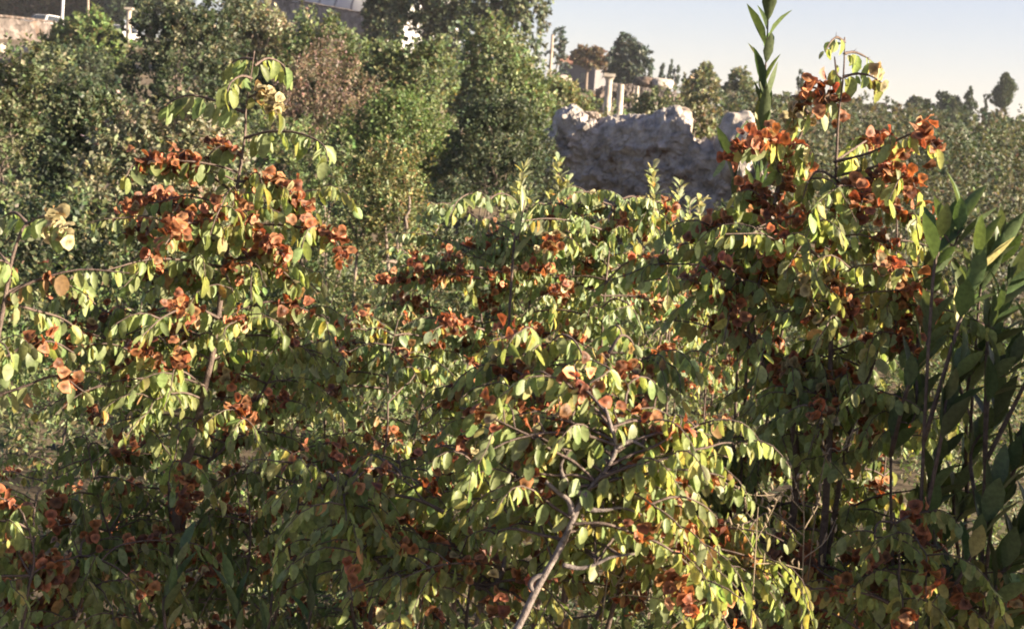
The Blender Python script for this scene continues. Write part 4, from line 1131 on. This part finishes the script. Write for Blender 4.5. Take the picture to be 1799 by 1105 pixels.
# ================================================================ laurel shoots
def laurel(label, shoots, d, leaf=.075, base=None, gap=.016, lcol='laurel', dd=None, name='laurel_shrub', wide=1.0, open_=(.15, .5), mains=0):
    s = Shrub(label, foot(base or shoots[0][0][0], d), leaf, name=name, group='laurel shrubs', lcol=lcol, tpl='la')
    for k, pts in enumerate(shoots):
        dk = d + (.08 * ((k * 7) % 5 - 2) if dd is None else dd[k])
        if mains and k >= mains:
            P0 = path(pts, dk); best = None
            for Q in s.stems[:mains]:
                low = Q[Q[:, 2] < P0[0][2] - .06]
                if len(low):
                    e = np.linalg.norm(low - (P0[0] - UP * .16), axis=1); i_ = e.argmin()
                    if best is None or e[i_] < best[0]: best = (e[i_], low[i_])
            P = s.stem(np.concatenate((best[1][None], P0)), .004, .0018, name='branch')
        else:
            P = s.stem(rooted(pts, dk, base), .0048, .0013)
        seg = np.linalg.norm(np.diff(P, axis=0), axis=1); cum = np.concatenate(([0], np.cumsum(seg)))
        L0 = cum[-1] - np.linalg.norm(P[-1] - path(pts, dk)[0]) * 1.1
        us = np.arange(max(0, L0), cum[-1], gap); m = len(us)
        Bp = np.stack([np.interp(us, cum, P[:, q]) for q in range(3)], -1)
        T = nrm(P[-1] - P[-6]); az = np.arange(m) * 2.4 + rng.uniform(0, 6) + rng.normal(0, .25, m)
        a = nrm(np.cross(T, (0.2, .9, .1))); b = np.cross(T, a)
        out = np.cos(az)[:, None] * a + np.sin(az)[:, None] * b
        Dd = nrm(T + out * rng.uniform(*open_, (m, 1))); Nr = nrm(T * .6 - out * 1.0 + rng.normal(0, .2, (m, 3)))
        s.L.append((Bp + out * .003, Dd, Nr, leaf * rng.uniform(.7, 1.1, m), wide * rng.uniform(.85, 1.2, m), leafcol(lcol, m, .02)))
    return s
laurel('tall laurel shoot with upright leaves standing against the sky', [[(1334, 330), (1339, 220), (1345, 120), (1352, -14)]], 2.9, .086, 1330, .0165, wide=.95, open_=(.2, .6))
laurel('short laurel sprigs beside the ruin below the tall shoot', [[(1318, 470), (1300, 380), (1285, 262)], [(1300, 520), (1290, 440), (1280, 380)], [(1335, 500), (1330, 400), (1325, 330)], [(1400, 420), (1395, 330), (1400, 240)], [(1330, 420), (1322, 470), (1318, 430)]], 2.75, .070, 1320)
laurel('dark laurel with big upright leaves at the right edge', [[(x - 40 + (y * 37 % 50 - 25), y + 120), (x - 22 + (y * 37 % 30 - 15), y + 60), (x, y)] for x, y in
       ((1690, 372), (1620, 680), (1765, 410), (1800, 600), (1650, 440), (1722, 440), (1790, 480), (1700, 520), (1640, 560), (1745, 560), (1690, 640), (1760, 680), (1720, 760), (1800, 780), (1660, 790), (1750, 860), (1810, 900), (1690, 900), (1840, 520), (1850, 700), (1790, 960), (1740, 1000), (1830, 1000), (1680, 1010), (1620, 960), (1850, 850), (1780, 1060), (1640, 870))], 2.35, .078, 1740, .012, wide=1.25, open_=(.25, .8), mains=4)
laurel('low laurel leaves in the dark bottom left', [[(470, 1120), (480, 1040), (490, 950)], [(420, 1120), (410, 1060), (400, 990)], [(540, 1120), (545, 1020), (535, 930)], [(290, 1100), (300, 1040), (320, 960)]], 2.3, .058, 460)
laurel('single slender sprig with narrow leaves rising above the central bush', [[(900, 470), (910, 420), (922, 352)]], 2.9, .060, 900, .03, 'lit', name='slender_sprig')
laurel('unseen dense laurel thicket beyond the right edge, added for shade', [[(1900 + 40 * k, 1000), (1905 + 42 * k, 750), (1915 + 45 * k, 440 - 10 * (k % 3))] for k in range(26)], 2.08, .085, 2100, .007, dd=[.26 * ((k * 5) % 7 - 3) / 3 for k in range(26)], wide=1.5, open_=(.3, .8))  # out of view, put here to cast shade on the lower right
finish()

# pale-leaved shoots in front of the ruin
def pale_sprig(label, shoots, d, leaf=.037, pal='palegreen'):
    t = thing('pale_sprig', label, 'shrub', foot(shoots[0][0][0], d), 'pale-leaved sprigs below the ruin'); o = pos(t)
    parts = []
    for pts in shoots:
        P = smooth(rooted(pts, d, shoots[0][0][0]), 6)
        q = Soup(); q.tube(P, np.linspace(.005, .0015, len(P)), 5); q.build('stem', M['bark'], t, origin=o)
        L0 = np.linalg.norm(P[-1] - path(pts, d)[0])
        seg = np.linalg.norm(np.diff(P, axis=0), axis=1); cum = np.concatenate(([0], np.cumsum(seg)))
        us = np.repeat(np.arange(cum[-1] - L0, cum[-1], .015), 4); m = len(us)
        Bp = np.stack([np.interp(us, cum, P[:, k]) for k in range(3)], -1)
        out = rng.normal(size=(m, 3)); out[:, 2] = 0; out = nrm(out)
        parts.append((Bp, nrm(out + UP * rng.uniform(.5, 1.6, (m, 1))), nrm(UP - out * .8 + rng.normal(0, .3, (m, 3))), leaf * rng.uniform(.6, 1.2, m), np.full(m, 1.1), leafcol(pal, m, .06)))
    A_ = cat(parts)
    for i in range(len(A_[0])):
        ob = place('leaf', SPM[i % len(SPM)], *[a[i] for a in A_], t, o)
    return t
SPM = [mesh_from('leaf', *t) for t in SPOON]
for m_ in SPM: m_.materials.append(M['leaf1'])
pale_sprig('pale sprig with rounded leaves, left of the pair before the ruin edge', [[(905, 430), (912, 350), (920, 296)], [(930, 430), (932, 370), (928, 330)], [(880, 430), (892, 360), (900, 330)]], 4.4)
pale_sprig('taller pale sprig in front of the left foot of the ruin', [[(985, 430), (984, 350), (980, 280)], [(1010, 430), (1000, 370), (996, 320)], [(970, 430), (966, 380), (968, 340)]], 4.4)
pale_sprig('pale sprig with spoon-shaped leaves before the middle of the ruin', [[(1150, 440), (1150, 360), (1146, 292)], [(1180, 440), (1190, 370), (1195, 325)], [(1200, 440), (1210, 400), (1212, 360)], [(1130, 440), (1122, 390), (1110, 360)]], 4.2)
pale_sprig('pale sprig among the leaves at the right foot of the ruin', [[(1240, 470), (1235, 400), (1228, 350)], [(1270, 470), (1262, 420), (1258, 380)]], 4.4)

# ================================================================ undergrowth, dry stalks, grass
parts = []
for k in range(170):
    y = rng.uniform(1.9, 9.0); x = rng.uniform(-.46, .56) * y * 1.05
    if y < 2.4 and rng.random() < .4: continue
    h = rng.uniform(.28, .55) * (1 + .55 * min(3, max(0, y - 2.8)) / 3)
    leaf = .016 + .0022 * y
    parts.append(foliage((x, y, h * .5), (h * .9, h * .9, h * .62), int(600 + 900 / y), leaf, ['green', 'olive', 'green', 'yellow', 'dark', 'bright'][rng.integers(0, 6)], up=.7, shoot=.45, lump=.3))
for k in range(26):      # fuller at the lower right
    y = rng.uniform(2.3, 3.6); x = rng.uniform(.10, .42) * y; h = rng.uniform(.45, .68)
    parts.append(foliage((x, y, h * .5), (h * .6, h * .6, h * .62), 900, .016 + .0022 * y, ['green', 'dark', 'olive'][k % 3], up=.7, shoot=.45, lump=.3))
o = mass('undergrowth', SPOON4, *cat(parts), M['far'], None, 'stuff'); o['label'] = 'mixed small-leaved undergrowth between the thorn bushes'; o['category'] = 'undergrowth'

def dry_stalk(label, px, d, trunk, twigs):
    t = thing('dry_stalk', label, 'dry plant', foot(px, d), 'dry stalks'); o = pos(t)
    s = Soup(); s.tube(smooth(rooted(trunk, d, px), 5), np.linspace(.0014, .0005, (len(trunk) + 1) * 5 + 1), 5); s.build('stem', M['dry'], t, origin=o)
    for pts in twigs:
        P = smooth(path(pts, jig(pts, d, .05)), 6)
        s = Soup(); s.tube(P, np.linspace(.0010, .0004, len(P)), 4)
        for p in P[3::2]:
            b = p + rng.normal(0, .003, 3)
            s.tube([b, b + UP * .005 + rng.normal(0, .002, 3), b + UP * .010 + rng.normal(0, .002, 3)], [.0006, .0018, .0004], 5)
        s.build('twig', M['dry'], t, origin=o)
dry_stalk('dead thorny stalk with small seed heads in the lower right shadow', 1420, 1.95, [(1410, 1000), (1412, 900), (1410, 850)],
          [[(1412, 890), (1398, 850), (1385, 815)], [(1412, 900), (1380, 870), (1330, 870), (1265, 860)], [(1412, 940), (1360, 900), (1320, 880)], [(1412, 930), (1440, 880), (1440, 850)], [(1411, 960), (1370, 930), (1320, 930)], [(1412, 980), (1450, 950), (1470, 910)]])
dry_stalk('pale dead stalk with side twigs at the edge of the sunlit bush', 1325, 1.85, [(1325, 1000), (1328, 940), (1332, 890)],
          [[(1328, 950), (1350, 910), (1370, 870)], [(1327, 970), (1300, 930), (1260, 920)], [(1326, 990), (1370, 990), (1410, 1000)], [(1330, 920), (1312, 900), (1308, 880)]])
dry_stalk('reddish bare twig slanting up in the shade below the right bush', 1445, 2.2, [(1440, 850), (1480, 790), (1508, 735)], [[(1480, 790), (1495, 778), (1500, 765)], [(1460, 822), (1450, 800), (1452, 780)]])
dry_stalk('tangle of grey dead twigs at the bottom beside the grey fork', 1100, 1.85, [(1060, 1070), (1080, 1030), (1100, 1000)],
          [[(1080, 1030), (1110, 1000), (1150, 985), (1175, 985)], [(1070, 1050), (1100, 1045), (1150, 1050), (1180, 1060)], [(1090, 1015), (1060, 1000), (1030, 990)], [(1100, 1000), (1095, 960), (1110, 930)], [(1085, 1025), (1120, 1020), (1150, 1030)]])
dry_stalk('two thin bare stalks crossing above the middle of the picture', 760, 2.3, [(775, 800), (755, 720), (740, 680)], [[(770, 790), (765, 740), (752, 700)], [(760, 740), (745, 715), (738, 700)]])

s = Soup()
for k in range(95):
    y = rng.uniform(1.6, 3.2); x = rng.uniform(-.42, .42) * y
    h = rng.uniform(.5, .95); a = rng.uniform(0, 6.28); l = rng.uniform(.1, .5)
    b = np.array((x, y, 0.0)); t = np.linspace(0, 1, 9)[:, None]
    P = b + UP * h * t * (1.25 - .35 * t) + np.array((math.cos(a), math.sin(a), 0)) * l * t ** 2
    s.tube(P, np.linspace(.0013, .0004, 9), 3, False)
o = s.build('dry_grass', M['dry'], None, kind='stuff'); o['label'] = 'thin straw-coloured grass stems among the bushes'; o['category'] = 'grass'

# ================================================================ the air
s = Soup(); s.box((0, 600, 26), (1150, 950, 28))
hz = s.build('haze', None, None, smooth=False, kind='stuff')
hm = bpy.data.materials.new('haze_air'); hm.use_nodes = True
hn = hm.node_tree; hn.nodes.remove(hn.nodes['Principled BSDF'])
pv = hn.nodes.new('ShaderNodeVolumePrincipled')
pv.inputs['Color'].default_value = (.84, .90, 1.0, 1); pv.inputs['Density'].default_value = .0003; pv.inputs['Anisotropy'].default_value = .1
hn.links.new(pv.outputs[0], hn.nodes['Material Output'].inputs['Volume'])
hz.data.materials.append(hm)
hz['label'] = 'thin warm haze over the hillside'; hz['category'] = 'haze'
